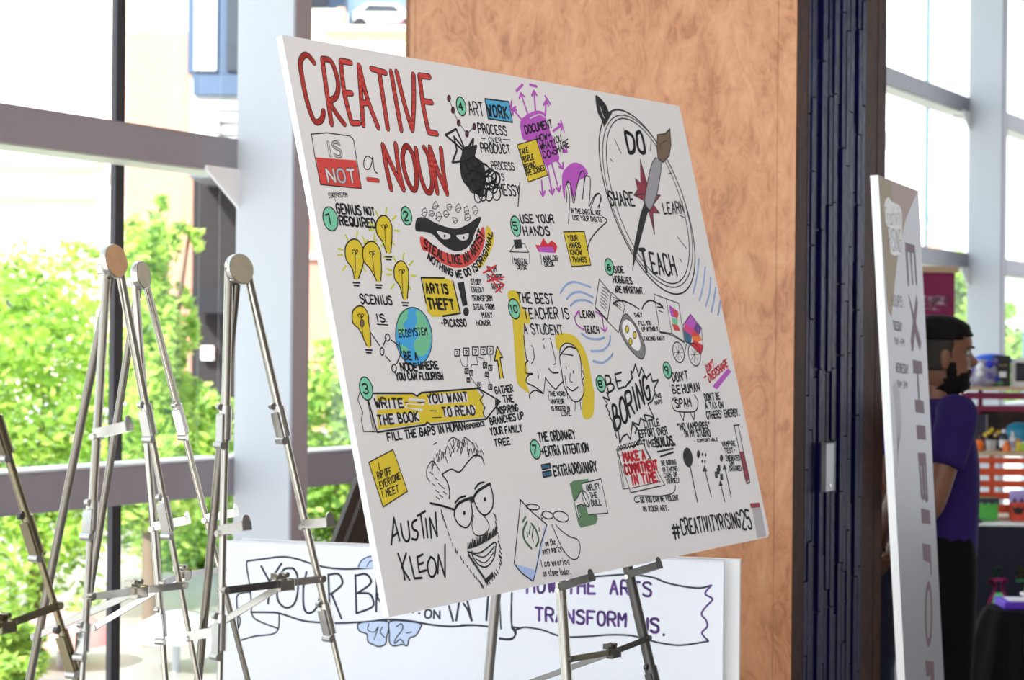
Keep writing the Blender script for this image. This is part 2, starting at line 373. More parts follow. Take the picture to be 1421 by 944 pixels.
# --- title
D.frame(390, 40, 3.932); D.begin('heading_lettering')
TS = [[(180, 185), (150, 148), (125, 145), (105, 180), (110, 240), (135, 370), (165, 470), (190, 510), (222, 495), (232, 450)],
 [(225, 170), (250, 350), (275, 520)], [(225, 165), (270, 175), (298, 240), (312, 310), (300, 370), (262, 395)], [(262, 395), (300, 460), (345, 520)],
 [(380, 185), (325, 175)], [(325, 175), (345, 350), (385, 515)], [(350, 350), (385, 352)], [(385, 515), (425, 515)],
 [(425, 200), (435, 350), (448, 525)], [(425, 200), (470, 380), (530, 540)], [(440, 405), (480, 405)],
 [(492, 218), (570, 240)], [(535, 235), (560, 400), (582, 545)],
 [(600, 235), (628, 400), (655, 552)], [(630, 235), (670, 400), (715, 552)], [(722, 250), (724, 400), (716, 552)],
 [(755, 255), (810, 262)], [(755, 255), (775, 420), (805, 565)], [(778, 395), (822, 402)], [(805, 565), (850, 572)],
 [(555, 635), (575, 760), (600, 875)], [(555, 635), (610, 760), (668, 878)], [(625, 630), (640, 760), (668, 878)],
 [(675, 645), (662, 700), (680, 800), (712, 872), (735, 868), (738, 800), (722, 700), (695, 645), (675, 645)],
 [(735, 655), (755, 780), (788, 880), (815, 888), (825, 830), (805, 700), (780, 650)],
 [(812, 648), (835, 780), (852, 895)], [(812, 648), (860, 790), (905, 900)], [(872, 655), (885, 780), (905, 900)]]
for q in TS: D.st(q, 9.8, 'black')
for q in TS: D.st(q, 6.7, 'red')
D.begin('is_not_box')
D.fill([(190, 702), (408, 718), (438, 870), (215, 852)], 'red'); D.st([(165, 575), (250, 568), (375, 585), (395, 605), (438, 872), (330, 862), (215, 850), (185, 700), (165, 575)], 1.4, sm=False)
D.text('IS', 262, 695, 330, 697, 80, 2.0, 'white', outline='black', jit=0); D.text('NOT', 258, 835, 408, 838, 72, 2.6, 'white', outline='black', jit=.1)
D.begin('article_lettering'); D.st([(495, 710), (470, 695), (452, 720), (455, 760), (480, 765), (495, 730), (500, 700), (508, 770), (525, 788)], 1.5)
D.st([(472, 822), (530, 828)], 7, 'black', False); D.st([(472, 822), (530, 828)], 5, 'red', False)
D.begin('small_note'); D.text('EGOSYSTEM', 262, 920, 362, 918, 24, 1.0); D.st([(290, 925), (298, 942)], .8)
# number badges
def badge(fr, x, y, rx, ry, t, th):
    D.frame(*fr); D.begin('number_badge'); D.ell(x, y, rx, ry, 'mint', 'black', 1.6, tilt=.15)
    if len(t) == 1: D.text(t, x-rx*.35, y+th/2, x+rx*.4, y+th/2, th, 2.0, jit=0)
    else: D.text(t, x-rx*.5, y+th/2, x+rx*.6, y+th/2, th, 1.8, jit=0)
FA, FB, FC, FD, FE, FG, FH, FI, FJ, FK = (390, 40, 3.932), (600, 90, 4.719), (780, 120, 2.861), (430, 270, 4.719), (470, 410, 4.496), (690, 270, 2.861), (500, 590, 3.496), (700, 580, 3.777), (820, 360, 3.933), (820, 500, 3.631)
badge(FB, 188, 272, 30, 62, '4', 50); badge(FD, 134, 160, 48, 78, '1', 70); badge(FD, 632, 140, 34, 60, '2', 58); badge(FE, 170, 582, 40, 72, '3', 60)
badge(FC, 187, 717, 17, 33, '6', 26); badge(FG, 73, 126, 19, 40, '5', 32); badge(FI, 162, 166, 26, 50, '7', 44); badge(FJ, 53, 680, 25, 45, '8', 36); badge(FJ, 416, 606, 22, 45, '9', 38)
# --- 4 art work
D.frame(*FB); D.begin('chain_drawing')
ch = [(108, 220), (134, 297), (172, 380), (226, 452), (274, 405)]
D.st(ch, 1.1, sm=False)
for i, (x, y) in enumerate(ch): D.ell(x, y, 11, 21, 'wine', 'black', 1)
D.begin('art_lettering'); D.text('ART', 245, 328, 338, 332, 88, 1.7)
D.begin('work_box'); D.fill([(343, 222), (500, 242), (525, 378), (365, 352)], 'blue'); D.st([(343, 222), (500, 242), (525, 378), (365, 352), (343, 222)], 1.8, sm=False); D.text('WORK', 368, 335, 498, 350, 75, 2.6)
D.begin('process_lettering'); D.text('PROCESS', 305, 445, 488, 462, 62, 1.8); D.text('OVER', 372, 508, 452, 510, 32, 1.3); D.st([(318, 480), (345, 484)], 1.3); D.st([(462, 490), (512, 492)], 1.3)
D.text('PRODUCT', 322, 572, 512, 580, 58, 1.9); D.text('PROCESS', 392, 682, 538, 690, 50, 1.4); D.text('IS', 442, 752, 472, 756, 42, 1.3); D.text('MESSY', 445, 850, 575, 862, 72, 1.7); D.st([(572, 770), (560, 930)], 1.6)
D.begin('scribble_drawing')
D.fill([(200, 545), (240, 530), (275, 545), (280, 600), (330, 640), (350, 720), (345, 800), (330, 860), (290, 850), (230, 800), (190, 740), (180, 640), (190, 590)], 'black', True)
D.st([(200, 560), (85, 460), (155, 420), (190, 500), (215, 560), (140, 470), (160, 560), (130, 640), (200, 630)], 3, sm=False)
D.st([(235, 540), (268, 485), (262, 545), (288, 530), (270, 600)], 3.2, sm=False)
random.seed(3)
for k in range(9):
    a = k/8; cx_, cy_ = 215+120*math.sin(a*2.6), 690+22*k
    D.ell(cx_+(-30 if k % 2 else 45), cy_*.93+10, 38, 45, None, 'black', 2.0)
for x, y in ((365, 745), (392, 738), (415, 745), (400, 800), (330, 850), (370, 850), (420, 845), (300, 860)): D.ell(x, y, 26, 42, None, 'black', 1.8)
D.st([(320, 640), (380, 680), (430, 720), (440, 770), (400, 800), (350, 770)], 2)
# document
D.begin('document_lettering')
D.fill([(575, 385), (600, 340), (680, 300), (735, 320), (750, 380), (830, 600), (790, 640), (740, 660), (700, 560), (620, 500), (590, 480)], 'purple', True)
def arrow(p, q, wd=3, c='purple', hd=38):
    D.st([p, q], wd, c, False); a = math.atan2(q[1]-p[1], q[0]-p[0])
    for da in (2.5, -2.5): D.st([q, (q[0]+hd*math.cos(a+da)*.7, q[1]+hd*math.sin(a+da))], wd, c, False)
for p, q in (((632, 345), (578, 185)), ((675, 310), (665, 170)), ((738, 330), (745, 235)), ((590, 365), (525, 290)), ((790, 435), (850, 390)), ((750, 650), (785, 850)), ((780, 640), (830, 830)), ((715, 760), (722, 860)), ((800, 610), (855, 680)), ((840, 540), (880, 570))): arrow(p, q)
D.st([(550, 172), (590, 130)], 3.5, 'purple', False); D.st([(638, 130), (682, 142)], 3.5, 'purple', False); D.st([(738, 205), (772, 258)], 3, 'purple', False); D.st([(840, 365), (862, 438)], 2.5, 'purple', False)
D.st([(518, 240), (510, 300), (545, 275)], 3, 'purple', False)
D.st([(640, 350), (700, 325), (735, 345)], 1.5, 'white')
D.text('DOCUMENT', 612, 450, 785, 408, 50, 2.0); D.text('HOW+', 688, 508, 775, 478, 42, 1.8); D.text('WHAT', 710, 555, 792, 540, 44, 1.8); D.text('YOU', 796, 520, 845, 500, 42, 1.5); D.text('DO+', 730, 610, 800, 598, 44, 1.8); D.text('SHARE', 800, 590, 895, 535, 48, 1.6)
D.begin('sticky_note'); D.fill([(555, 525), (678, 488), (755, 722), (628, 768)], 'yellow'); D.st([(555, 525), (678, 488), (755, 722), (628, 768), (555, 525)], 1.3, sm=False)
for i, (t_, x0, y0, x1, y1) in enumerate((('TAKE', 575, 590, 628, 572), ('PEOPLE', 590, 640, 662, 618), ('BEHIND', 605, 688, 675, 668), ('THE SCENES', 615, 728, 735, 690))): D.text(t_, x0, y0, x1, y1, 34, 1.5)
# hand w/ purple disc
D.begin('hand_drawing'); D.fill([(850, 720), (880, 670), (930, 640), (985, 660), (1018, 710), (1000, 740), (960, 760), (930, 860), (905, 840), (895, 770), (870, 800), (868, 880), (852, 820)], 'purple', True)
D.st([(878, 900), (880, 850), (873, 795), (888, 770), (905, 785), (912, 850), (925, 905), (945, 800), (965, 720), (980, 698), (995, 712), (990, 800), (982, 880), (1000, 740), (1018, 730), (1034, 750), (1030, 870), (1025, 930), (1060, 860), (1088, 842), (1102, 865), (1090, 940)], 1.5)
D.frame(*FC); D.st([(24, 545), (30, 440), (18, 385), (26, 378), (36, 400), (48, 462)], 1.3); D.st([(112, 490), (130, 440), (148, 428), (155, 450), (140, 482)], 1.3)
D.text('IN THE DIGITAL AGE,', 36, 502, 160, 512, 19, 1.2); D.text('USE YOUR DIGITS', 44, 530, 158, 538, 19, 1.2)
D.st([(160, 518), (178, 535), (140, 572), (112, 610), (99, 650)], 1.8)
D.begin('sticky_note'); D.fill([(5, 578), (88, 576), (114, 710), (38, 716)], 'yellow'); D.st([(5, 578), (88, 576), (114, 710), (38, 716), (5, 578)], 1.5, sm=False)
for t_, x0, x1, y in (('YOUR', 24, 62, 612), ('HANDS', 30, 74, 640), ('KNOW', 34, 78, 668), ('THINGS', 42, 98, 698)): D.text(t_, x0, y, x1, y, 20, 1.5)
# --- compass
D.begin('compass_drawing')
ang = [2*math.pi*k/24 for k in range(24)]
def sk(cx, cy, rx, ry, sh): return [(cx+rx*math.cos(a)+sh*math.sin(a)*ry, cy+ry*math.sin(a)) for a in ang]
D.st(sk(337, 459, 150, 366, .32), 1.9, closed=True); D.st(sk(339, 456, 146, 342, .30), 1.3, closed=True); D.st(sk(340, 455, 132, 328, .30), 1.5, closed=True)
for a, b in (((208, 210), (234, 266)), ((244, 168), (258, 205)), ((190, 288), (201, 298)), ((354, 208), (350, 255)), ((434, 344), (422, 347)), ((466, 512), (487, 522)), ((458, 598), (494, 644)), ((465, 684), (475, 697))): D.st([a, b], 1.3, sm=False)
D.fill([(132, 38), (150, 45), (175, 75), (185, 100), (198, 102), (190, 120), (168, 155), (155, 130), (140, 100)], 'black', True); D.st([(150, 80), (158, 105), (166, 125)], 1.4, 'white'); D.st([(166, 155), (195, 100)], 3, sm=False)
D.text('DO', 266, 265, 332, 258, 80, 4.6); D.text('SHARE', 192, 472, 288, 474, 55, 2.4); D.text('LEARN', 405, 505, 485, 502, 45, 2.0); D.text('T', 325, 735, 345, 735, 90, 4.4, jit=0); D.text('EACH', 362, 742, 455, 750, 82, 3.0); pass
star = [(310, 290), (342, 405), (352, 430), (390, 432), (362, 470), (387, 503), (360, 502), (367, 588), (345, 500), (320, 450), (285, 432), (300, 410), (290, 365), (312, 385)]
D.fill(star, 'dred'); D.st(star+[star[0]], 1.2, sm=False); D.st([(310, 290), (345, 470), (367, 588)], .9, sm=False); D.st([(285, 432), (315, 428), (390, 432)], 1.4, sm=False)
D.fill([(330, 448), (355, 490), (340, 500), (278, 736), (284, 640), (310, 510)], 'black')
D.fill([(372, 282), (395, 305), (388, 360), (375, 440), (350, 490), (326, 455), (340, 380), (355, 310)], 'grey', True); D.st([(372, 282), (355, 310), (338, 385), (328, 455), (350, 490), (375, 430), (390, 350), (395, 300)], 1.3)
D.fill([(428, 168), (432, 230), (425, 275), (400, 302), (380, 285), (376, 240), (378, 192), (408, 188)], 'brown'); D.st([(428, 168), (432, 230), (425, 275), (400, 302), (380, 285), (376, 240), (378, 192), (408, 188), (428, 168)], 1.5, sm=False); D.st([(395, 255), (390, 230), (415, 215)], .9)
for pts in ([(543, 685), (536, 750), (520, 822)], [(568, 718), (560, 790), (545, 850)], [(590, 758), (585, 820), (570, 872)], [(610, 800), (602, 850), (592, 895)], [(628, 850), (622, 890), (618, 908)]): D.st(pts, 3, 'sky')
# --- 1 genius
D.frame(*FD); D.begin('genius_lettering'); D.text('GENIUS', 180, 120, 335, 135, 62, 2.3); D.text('NOT', 360, 130, 425, 138, 50, 2.0); D.text('REQUIRED', 200, 198, 432, 218, 58, 2.4)
D.begin('scenius_lettering'); D.text('SCENIUS', 335, 712, 540, 722, 58, 2.0); D.text('IS', 440, 832, 490, 835, 48, 1.9); D.st([(440, 850), (510, 855)], 1.6); D.ell(503, 833, 3, 4, 'black')
def bulb(x, y, rx, ry, dx, dy, rays=True, name='light_bulb_drawing'):
    D.begin(name)
    if rays:
        for k in range(9):
            a = -2.9+k*.75
            if abs(a-1.4) < .5: continue
            D.st([(x+(rx+14)*math.cos(a)*1.05, y+(ry+14)*math.sin(a)), (x+(rx+48)*math.cos(a), y+(ry+55)*math.sin(a))], 2.4, 'lime', False)
    pts = [(x-rx, y), (x-rx*.9, y-ry*.6), (x-rx*.3, y-ry), (x+rx*.4, y-ry*.92), (x+rx*.95, y-ry*.3), (x+rx, y+ry*.3), (x+rx*.75+dx*.4, y+ry*.9), (x+dx+14, y+dy), (x+dx-14, y+dy), (x-rx*.3+dx*.2, y+ry*1.0), (x-rx*.8, y+ry*.5)]
    D.fill(pts, 'yellow', True); D.st(pts[8:]+pts[:8], 1.8)
    D.st([(x-10, y-5), (x-18, y-20), (x+2, y-25), (x+4, y+8), (x+dx*.4, y+dy*.8)], 1.2); D.st([(x+6, y), (x+22, y-20), (x+12, y-28), (x+4, y)], 1.2)
    D.st([(x+dx-22, y+dy+28), (x+dx+22, y+dy+30)], 2, sm=False); D.st([(x+dx-16, y+dy+46), (x+dx+16, y+dy+48)], 2, sm=False)
bulb(485, 225, 52, 85, 30, 155); bulb(292, 390, 62, 95, 12, 160); bulb(405, 400, 60, 90, 45, 165); bulb(598, 520, 48, 82, 25, 160); bulb(330, 810, 54, 78, 55, 180, False)
D.frame(*FD); D.ell(341, 843, 14, 24, 'brown', 'black', 1)
# --- 2 mask
D.begin('mask_drawing'); D.fill([(692, 235), (695, 165), (715, 150), (760, 152), (820, 185), (900, 215), (970, 222), (1040, 190), (1090, 155), (1120, 148), (1110, 190), (1080, 250), (1060, 310), (1020, 355), (960, 372), (900, 350), (850, 310), (800, 260), (750, 245)], 'black', True)
D.fill([(832, 240), (880, 250), (918, 265), (908, 290), (870, 292), (848, 270)], 'white', True); D.fill([(958, 268), (1000, 262), (1038, 255), (1032, 290), (1000, 302), (975, 292)], 'white', True)
D.ell(881, 272, 6, 10, 'black'); D.ell(1006, 283, 6, 10, 'black')
random.seed(5)
for x, y in ((748, 115), (818, 75), (795, 125), (840, 145), (888, 130), (912, 80), (968, 90), (1025, 105), (1080, 105), (950, 170), (1030, 150)):
    q = [(x+random.uniform(12, 26)*math.cos(a), y+random.uniform(18, 34)*math.sin(a)) for a in [k*math.pi/2.5 for k in range(5)]]; D.st(q+[q[0]], .9, sm=False); D.st([q[0], (x, y), q[2]], .7, sm=False)
D.begin('steal_lettering')
top = [(720, 280), (760, 290), (830, 350), (900, 385), (960, 395), (1020, 385), (1065, 340), (1100, 275), (1125, 218)]; bot = [(1142, 225), (1145, 300), (1120, 380), (1070, 445), (1000, 478), (930, 475), (850, 440), (780, 380), (735, 358)]
D.fill(top+bot, 'red', True); D.fill([(1095, 470), (1120, 480), (1170, 400), (1205, 300), (1190, 240), (1160, 205), (1150, 260), (1160, 330), (1130, 420)], 'yellow', True)
D.text('STEAL LIKE AN ARTIST', 0, 0, 0, 0, 60, 2.3, path=[(745, 345), (800, 385), (860, 425), (930, 450), (1010, 450), (1070, 410), (1110, 350), (1138, 262)], jit=.15)
D.text('NOTHING WE DO IS', 0, 0, 0, 0, 46, 2.1, path=[(770, 420), (830, 475), (900, 520), (980, 545), (1060, 520), (1100, 492)], jit=.15)
D.text('ORIGINAL', 0, 0, 0, 0, 42, 2.1, path=[(1108, 478), (1150, 420), (1180, 340), (1195, 250)], jit=.15)
# art is theft
D.begin('theft_note'); D.fill([(735, 548), (900, 552), (940, 575), (985, 778), (880, 800), (800, 800), (770, 770)], 'yellow'); D.st([(760, 712), (728, 545), (880, 548)], 2.2, sm=False); D.st([(935, 565), (985, 778), (870, 798)], 2.4, sm=False)
D.text('ART', 765, 645, 850, 648, 60, 2.8); D.text('IS', 868, 648, 905, 648, 60, 2.8); D.text('THEFT', 780, 748, 945, 755, 68, 3.0)
D.fill([(965, 578), (1008, 572), (1032, 725), (1000, 732)], 'black'); D.ell(1022, 768, 19, 30, 'black')
D.text('-PICASSO', 862, 865, 1025, 862, 45, 2.0)
D.begin('study_list')
for t_, x0, x1, y in (('STUDY', 1058, 1125, 588), ('CREDIT', 1062, 1142, 640), ('TRANSFORM', 1065, 1195, 696), ('STEAL FROM', 1072, 1208, 752), ('MANY', 1130, 1196, 806), ('HONOR', 1095, 1182, 858)): D.text(t_, x0, y, x1, y, 34, 1.2)
for t_, x0, x1, y in (('SKIM', 1165, 1222, 505), ('PLAGIARIZE', 1165, 1262, 558), ('RIPOFF', 1195, 1272, 620)): D.text(t_, x0, y, x1, y, 34, 1.1)
for a, b in (((1135, 515), (1220, 465)), ((1160, 470), (1215, 540)), ((1160, 570), (1270, 540)), ((1175, 535), (1272, 590)), ((1215, 640), (1272, 590)), ((1200, 570), (1250, 640))): D.st([a, b], 2.2, 'crimson', False)
# ecosystem
D.frame(*FE); D.begin('globe_drawing'); D.ell(468, 260, 112, 182, 'globe', None, tilt=.05)
D.fill([(365, 190), (370, 130), (400, 95), (432, 90), (425, 150), (400, 180), (415, 230), (370, 240)], 'land', True); D.fill([(480, 100), (520, 110), (560, 190), (575, 260), (560, 340), (520, 380), (480, 360), (470, 290), (500, 250), (475, 200), (490, 160)], 'land', True); D.fill([(375, 310), (420, 320), (430, 350), (400, 360)], 'land', True)
D.ell(468, 258, 114, 182, None, 'black', 1.3, tilt=.05); D.text('ECOSYSTEM', 380, 262, 552, 245, 45, 1.5)
D.begin('node_drawing'); D.st([(195, 228), (258, 318)], 1.7, sm=False); D.ell(270, 350, 12, 23, None, 'black', 1.7); D.st([(275, 318), (296, 268)], 1.8, sm=False); D.ell(303, 264, 15, 22, None, 'black', 1.5); D.st([(325, 278), (372, 312)], 1.6, sm=False)
D.st([(290, 378), (320, 412)], 1.7, sm=False); D.ell(345, 455, 14, 24, None, 'black', 1.7); D.st([(362, 425), (392, 352)], 1.8, sm=False); D.st([(350, 480), (365, 505)], 1.5, sm=False); D.st([(376, 290), (388, 365)], 1.5, sm=False)
D.text('BE A', 412, 400, 495, 404, 48, 2.1); D.text('NODE', 390, 470, 490, 472, 48, 2.1); D.text('WHERE', 502, 462, 622, 456, 44, 2.0); D.text('YOU CAN FLOURISH', 360, 528, 652, 524, 44, 2.0)
# 3 write
D.begin('pencil_drawing')
pb = [(180, 612), (460, 610), (485, 630), (515, 608), (860, 580), (905, 620), (885, 660), (912, 700), (900, 740), (920, 772), (570, 808), (550, 792), (540, 808), (240, 855), (205, 750)]
D.fill([(235, 625), (460, 618), (485, 640), (515, 615), (860, 588), (895, 640), (905, 762), (570, 795), (245, 838)], 'yellow')
for q in ([(225, 660), (400, 655), (405, 705), (240, 715)], [(245, 742), (500, 735), (505, 790), (255, 810)], [(550, 625), (800, 605), (805, 665), (560, 685)], [(650, 700), (850, 690), (855, 745), (655, 760)], [(440, 640), (540, 650), (520, 725), (410, 700)]): D.fill(q, 'white')
D.st([(420, 665), (510, 672)], 3, 'yellow'); D.st([(430, 690), (600, 705)], 4, 'yellow'); D.st([(540, 745), (640, 740)], 4, 'yellow'); D.st([(255, 728), (420, 722)], 3, 'yellow')
D.st([(215, 612), (460, 612), (488, 630), (515, 608), (870, 580), (1008, 662), (920, 772), (575, 808), (550, 792), (540, 808), (240, 855), (185, 660)], 2.3, sm=False); D.st([(870, 580), (905, 620), (880, 655), (912, 700), (898, 735), (920, 772)], 1.6, sm=False)
D.fill([(975, 652), (1010, 662), (975, 692)], 'black'); D.st([(130, 605), (118, 650), (150, 730), (140, 780), (155, 850), (240, 852)], 1.2, sm=False); D.st([(180, 655), (215, 850)], 1.2, sm=False); D.st([(195, 690), (222, 840)], .9, sm=False)
D.text('WRITE', 232, 700, 405, 700, 56, 2.4); D.text('YOU WANT', 558, 672, 805, 658, 54, 2.3); D.text('THE BOOK', 250, 808, 500, 782, 58, 2.4); D.text('TO READ', 652, 755, 850, 742, 54, 2.3)
D.st([(412, 668), (435, 670)], 1.2); D.st([(488, 666), (535, 668)], 1.2); D.st([(570, 720), (612, 722)], 1.2); D.st([(585, 764), (640, 762)], 1.2)
D.begin('caption_lettering'); D.text('FILL THE GAPS IN HUMAN', 308, 908, 790, 838, 48, 2.1); D.text('EXPERIENCE', 800, 835, 910, 812, 26, 1.3)
D.begin('tree_chart')
for x, y, r in ((738, 357, 15), (795, 352, 17), (852, 348, 19), (902, 346, 17), (944, 342, 18), (797, 472, 11), (826, 484, 10), (912, 437, 12), (945, 452, 11), (808, 528, 9), (923, 492, 10), (876, 560, 11), (945, 572, 11)):
    D.st([(x-r, y-r*1.3), (x+r, y-r*1.3), (x+r, y+r*1.4), (x-r, y+r*1.4), (x-r, y-r*1.3)], 1.5, sm=False); D.st([(x-r*.4, y-r*.5), (x+r*.4, y-r*.3), (x-r*.2, y+r*.8)], 1.2)
for q in ([(755, 385), (768, 435), (790, 448)], [(800, 378), (805, 430), (795, 450)], [(858, 378), (868, 435), (830, 432), (822, 460)], [(865, 385), (900, 395), (910, 415)], [(944, 372), (948, 415), (950, 430)], [(815, 500), (855, 555), (870, 575)], [(930, 515), (945, 555)]): D.st(q, .9, sm=False)
D.fill([(1005, 518), (990, 408), (970, 408), (988, 318), (1022, 388), (1005, 390), (1026, 515)], 'yellow'); D.st([(1005, 518), (990, 408), (970, 408), (988, 318), (1022, 388), (1005, 390), (1026, 515)], 1.9, sm=False)
D.begin('gather_lettering')
for t_, x0, x1, y, y1 in (('GATHER', 978, 1088, 615, 600), ('THE', 1030, 1090, 668, 664), ('INSPIRING', 988, 1120, 742, 722), ('BRANCHES UP', 948, 1155, 808, 770), ('YOUR FAMILY', 950, 1145, 872, 850), ('TREE', 975, 1072, 942, 930)): D.text(t_, x0, y, x1, y1, 42, 1.8)
# 5 hands
D.frame(*FG); D.begin('use_hands_lettering'); D.text('USE YOUR', 95, 112, 225, 112, 32, 2.0); D.text('HANDS', 107, 162, 208, 162, 34, 2.1)
D.begin('desk_drawing'); D.st([(50, 228), (72, 192), (108, 196), (125, 230), (50, 228)], 1.1, sm=False); D.fill([(64, 180), (95, 178), (98, 212), (72, 215)], 'black'); D.st([(58, 235), (62, 275)], 1); D.st([(128, 235), (128, 272)], 1)
D.text('DIGITAL', 70, 274, 122, 276, 20, 1.3); D.text('DESK', 80, 296, 118, 298, 18, 1.3)
D.fill([(150, 200), (170, 202), (182, 172), (200, 198), (215, 182), (232, 195), (238, 208), (230, 232), (165, 228)], 'crimson'); D.fill([(162, 208), (222, 208), (228, 232), (165, 228)], 'purple'); D.st([(172, 240), (176, 278)], 1)
D.text('ANALOG', 184, 265, 240, 262, 20, 1.3); D.text('DESK', 190, 286, 226, 284, 18, 1.3)
# 10 teacher
D.begin('teacher_drawing'); D.fill([(42, 388), (80, 386), (92, 440), (128, 480), (128, 512), (104, 520), (108, 640), (120, 700), (112, 740), (128, 790), (100, 770), (78, 740), (70, 640), (62, 520), (52, 440)], 'yellow', True)
D.fill([(232, 560), (280, 553), (320, 575), (355, 640), (375, 740), (385, 800), (378, 880), (340, 882), (340, 780), (345, 720), (330, 650), (300, 600), (262, 592), (240, 620)], 'yellow', True)
D.text('THE BEST', 85, 428, 225, 434, 40, 2.0); D.text('TEACHER IS', 110, 492, 285, 492, 42, 2.0); D.text('A STUDENT', 108, 552, 262, 556, 38, 1.7)
D.st([(105, 560), (108, 600), (116, 655), (122, 660), (112, 672), (112, 708), (140, 712), (122, 720), (115, 745), (150, 765), (182, 790), (150, 778), (128, 795), (130, 812)], 1.7); D.st([(135, 600), (142, 610), (146, 650), (135, 672)], 1.3); D.st([(210, 570), (222, 620), (232, 668), (222, 675)], 1.3)
D.st([(180, 580), (185, 572)], 1.4); D.st([(205, 692), (220, 708), (242, 708)], 1.8); D.st([(190, 728), (215, 760), (232, 775), (245, 758), (262, 742)], 1.7, sm=False); D.st([(190, 730), (184, 790)], 1.2); D.st([(200, 770), (205, 818)], 1)
D.st([(160, 700), (164, 730)], 1.2); D.st([(184, 600), (186, 610)], 1.6)
D.st([(248, 640), (250, 612), (270, 592), (300, 598), (322, 625), (332, 670), (335, 730), (345, 780), (330, 815), (305, 822), (285, 800), (265, 760), (255, 700), (248, 640), (275, 635), (300, 640)], 1.6); D.st([(255, 630), (280, 605), (310, 612)], 2); D.st([(290, 710), (288, 740), (298, 745)], 1.1); D.st([(278, 765), (298, 780), (320, 765)], 1.8); D.st([(272, 680), (274, 690)], 1.6); D.st([(300, 700), (302, 710)], 1.6)
D.st([(268, 720), (278, 800), (280, 812)], 1.2); D.st([(338, 700), (345, 722), (338, 735)], 1.4); D.st([(310, 825), (308, 860)], 1.2); D.st([(328, 820), (332, 855)], 1.2)
for t_, x0, x1, y in (('THE WORD', 208, 270, 800), ('AMATEUR', 212, 266, 830), ('IS ROOTED IN', 216, 288, 858), ('LOVE.', 256, 296, 878)): D.text(t_, x0, y, x1, y, 17, 1.1)
badge(FG, 67, 454, 22, 40, '10', 28)
D.frame(*FG); D.begin('learn_teach_drawing')
for q in ([(250, 392), (275, 358), (310, 348), (370, 368)], [(275, 415), (300, 392), (335, 388), (380, 408)], [(290, 442), (315, 422), (350, 420), (378, 432)], [(335, 552), (360, 570), (400, 575), (425, 568)], [(372, 622), (420, 618), (445, 590), (448, 560)], [(380, 662), (420, 668), (450, 645), (458, 632)]): D.st(q, 3.0, 'sky')
D.text('LEARN', 330, 488, 386, 490, 26, 1.7); D.text('TEACH', 348, 550, 405, 552, 28, 1.7); D.st([(345, 538), (318, 520), (308, 490), (322, 468)], 2, 'purple'); D.st([(312, 474), (322, 464), (328, 480)], 2, 'purple', False); D.st([(390, 465), (415, 485), (420, 515), (425, 540)], 2, 'purple'); D.st([(410, 530), (428, 545), (436, 528)], 2, 'purple', False)
# 6 hobbies
D.frame(*FC); D.begin('hobbies_lettering'); D.text('SIDE', 208, 740, 245, 740, 25, 1.8); D.text('HOBBIES', 204, 778, 278, 784, 25, 1.7); D.text('ARE IMPORTANT.', 212, 818, 326, 824, 25, 1.6)
D.frame(*FJ); D.begin('open_book_drawing')
D.st([(45, 108), (110, 188), (90, 330), (22, 260), (45, 108)], 1.3, sm=False); D.st([(22, 265), (90, 338), (150, 400), (185, 258), (170, 232), (110, 180)], 1.2, sm=False)
for k in range(7): D.st([(60-k*2, 150+k*16), (72-k*2, 158+k*17), (80-k*2, 162+k*17), (98-k*3, 182+k*17)], 1.0)
for k in range(4): D.st([(118+k*3, 205+k*14), (140+k*3, 215+k*16), (160+k*2, 232+k*16)], 1.0)
D.begin('picture_book_drawing'); D.st([(343, 190), (410, 215), (478, 240), (510, 450), (440, 405), (375, 395), (343, 190)], 1.2, sm=False); D.st([(410, 215), (440, 405)], 1, sm=False); D.st([(375, 400), (440, 415), (512, 458)], 1.1)
D.fill([(425, 248), (475, 285), (460, 318), (440, 312), (432, 290)], 'purple'); D.fill([(445, 265), (478, 295), (470, 330), (452, 300)], 'red'); D.fill([(440, 318), (475, 325), (470, 370), (445, 345)], 'land'); D.fill([(442, 350), (475, 362), (488, 392), (455, 388)], 'red'); D.st([(360, 260), (385, 262), (400, 272)], 1.2); D.st([(368, 280), (392, 290)], 1.2)
D.st([(120, 240), (160, 225), (210, 240), (262, 272)], 2); D.st([(140, 228), (120, 242), (145, 252)], 1.6, sm=False); D.st([(278, 272), (295, 240), (330, 225), (388, 255)], 2); D.st([(372, 238), (392, 258), (370, 262)], 1.6, sm=False)
for t_, x0, x1, y in (('THEY', 238, 280, 316), ('FILL YOU', 262, 330, 360), ('UP WITHOUT', 280, 368, 394), ('TAKING AWAY', 290, 404, 444)): D.text(t_, x0, y, x1, y-3, 22, 1.2)
D.begin('oyster_drawing'); D.fill([(185, 300), (220, 325), (262, 390), (295, 480), (280, 545), (230, 510), (180, 440), (155, 370)], 'silver', True); D.fill([(190, 330), (225, 350), (255, 410), (270, 470), (255, 500), (215, 470), (180, 410), (170, 360)], 'paper', True); D.st([(185, 300), (220, 325), (262, 390), (295, 480), (280, 545), (230, 510), (180, 440), (155, 370)], 1.3, closed=True); D.st([(192, 320), (230, 350), (258, 400), (282, 470)], .9)
for x, y in ((197, 382), (238, 414), (215, 450)): D.ell(x, y, 9, 19, 'yellow', 'black', 1.2)
D.begin('cart_drawing'); 
for i, q in enumerate(([(543, 300), (575, 345), (560, 380), (510, 350)], [(510, 350), (560, 380), (550, 420), (505, 385)], [(575, 345), (602, 375), (590, 420), (560, 380)], [(505, 385), (550, 420), (545, 470), (515, 450)], [(550, 420), (590, 410), (606, 440), (560, 465)], [(545, 470), (560, 440), (612, 470), (600, 522)], [(560, 380), (590, 420), (550, 420)])): D.fill(q, ['purple', 'pink', 'violet', 'dblue', 'orange', 'crimson', 'red'][i])
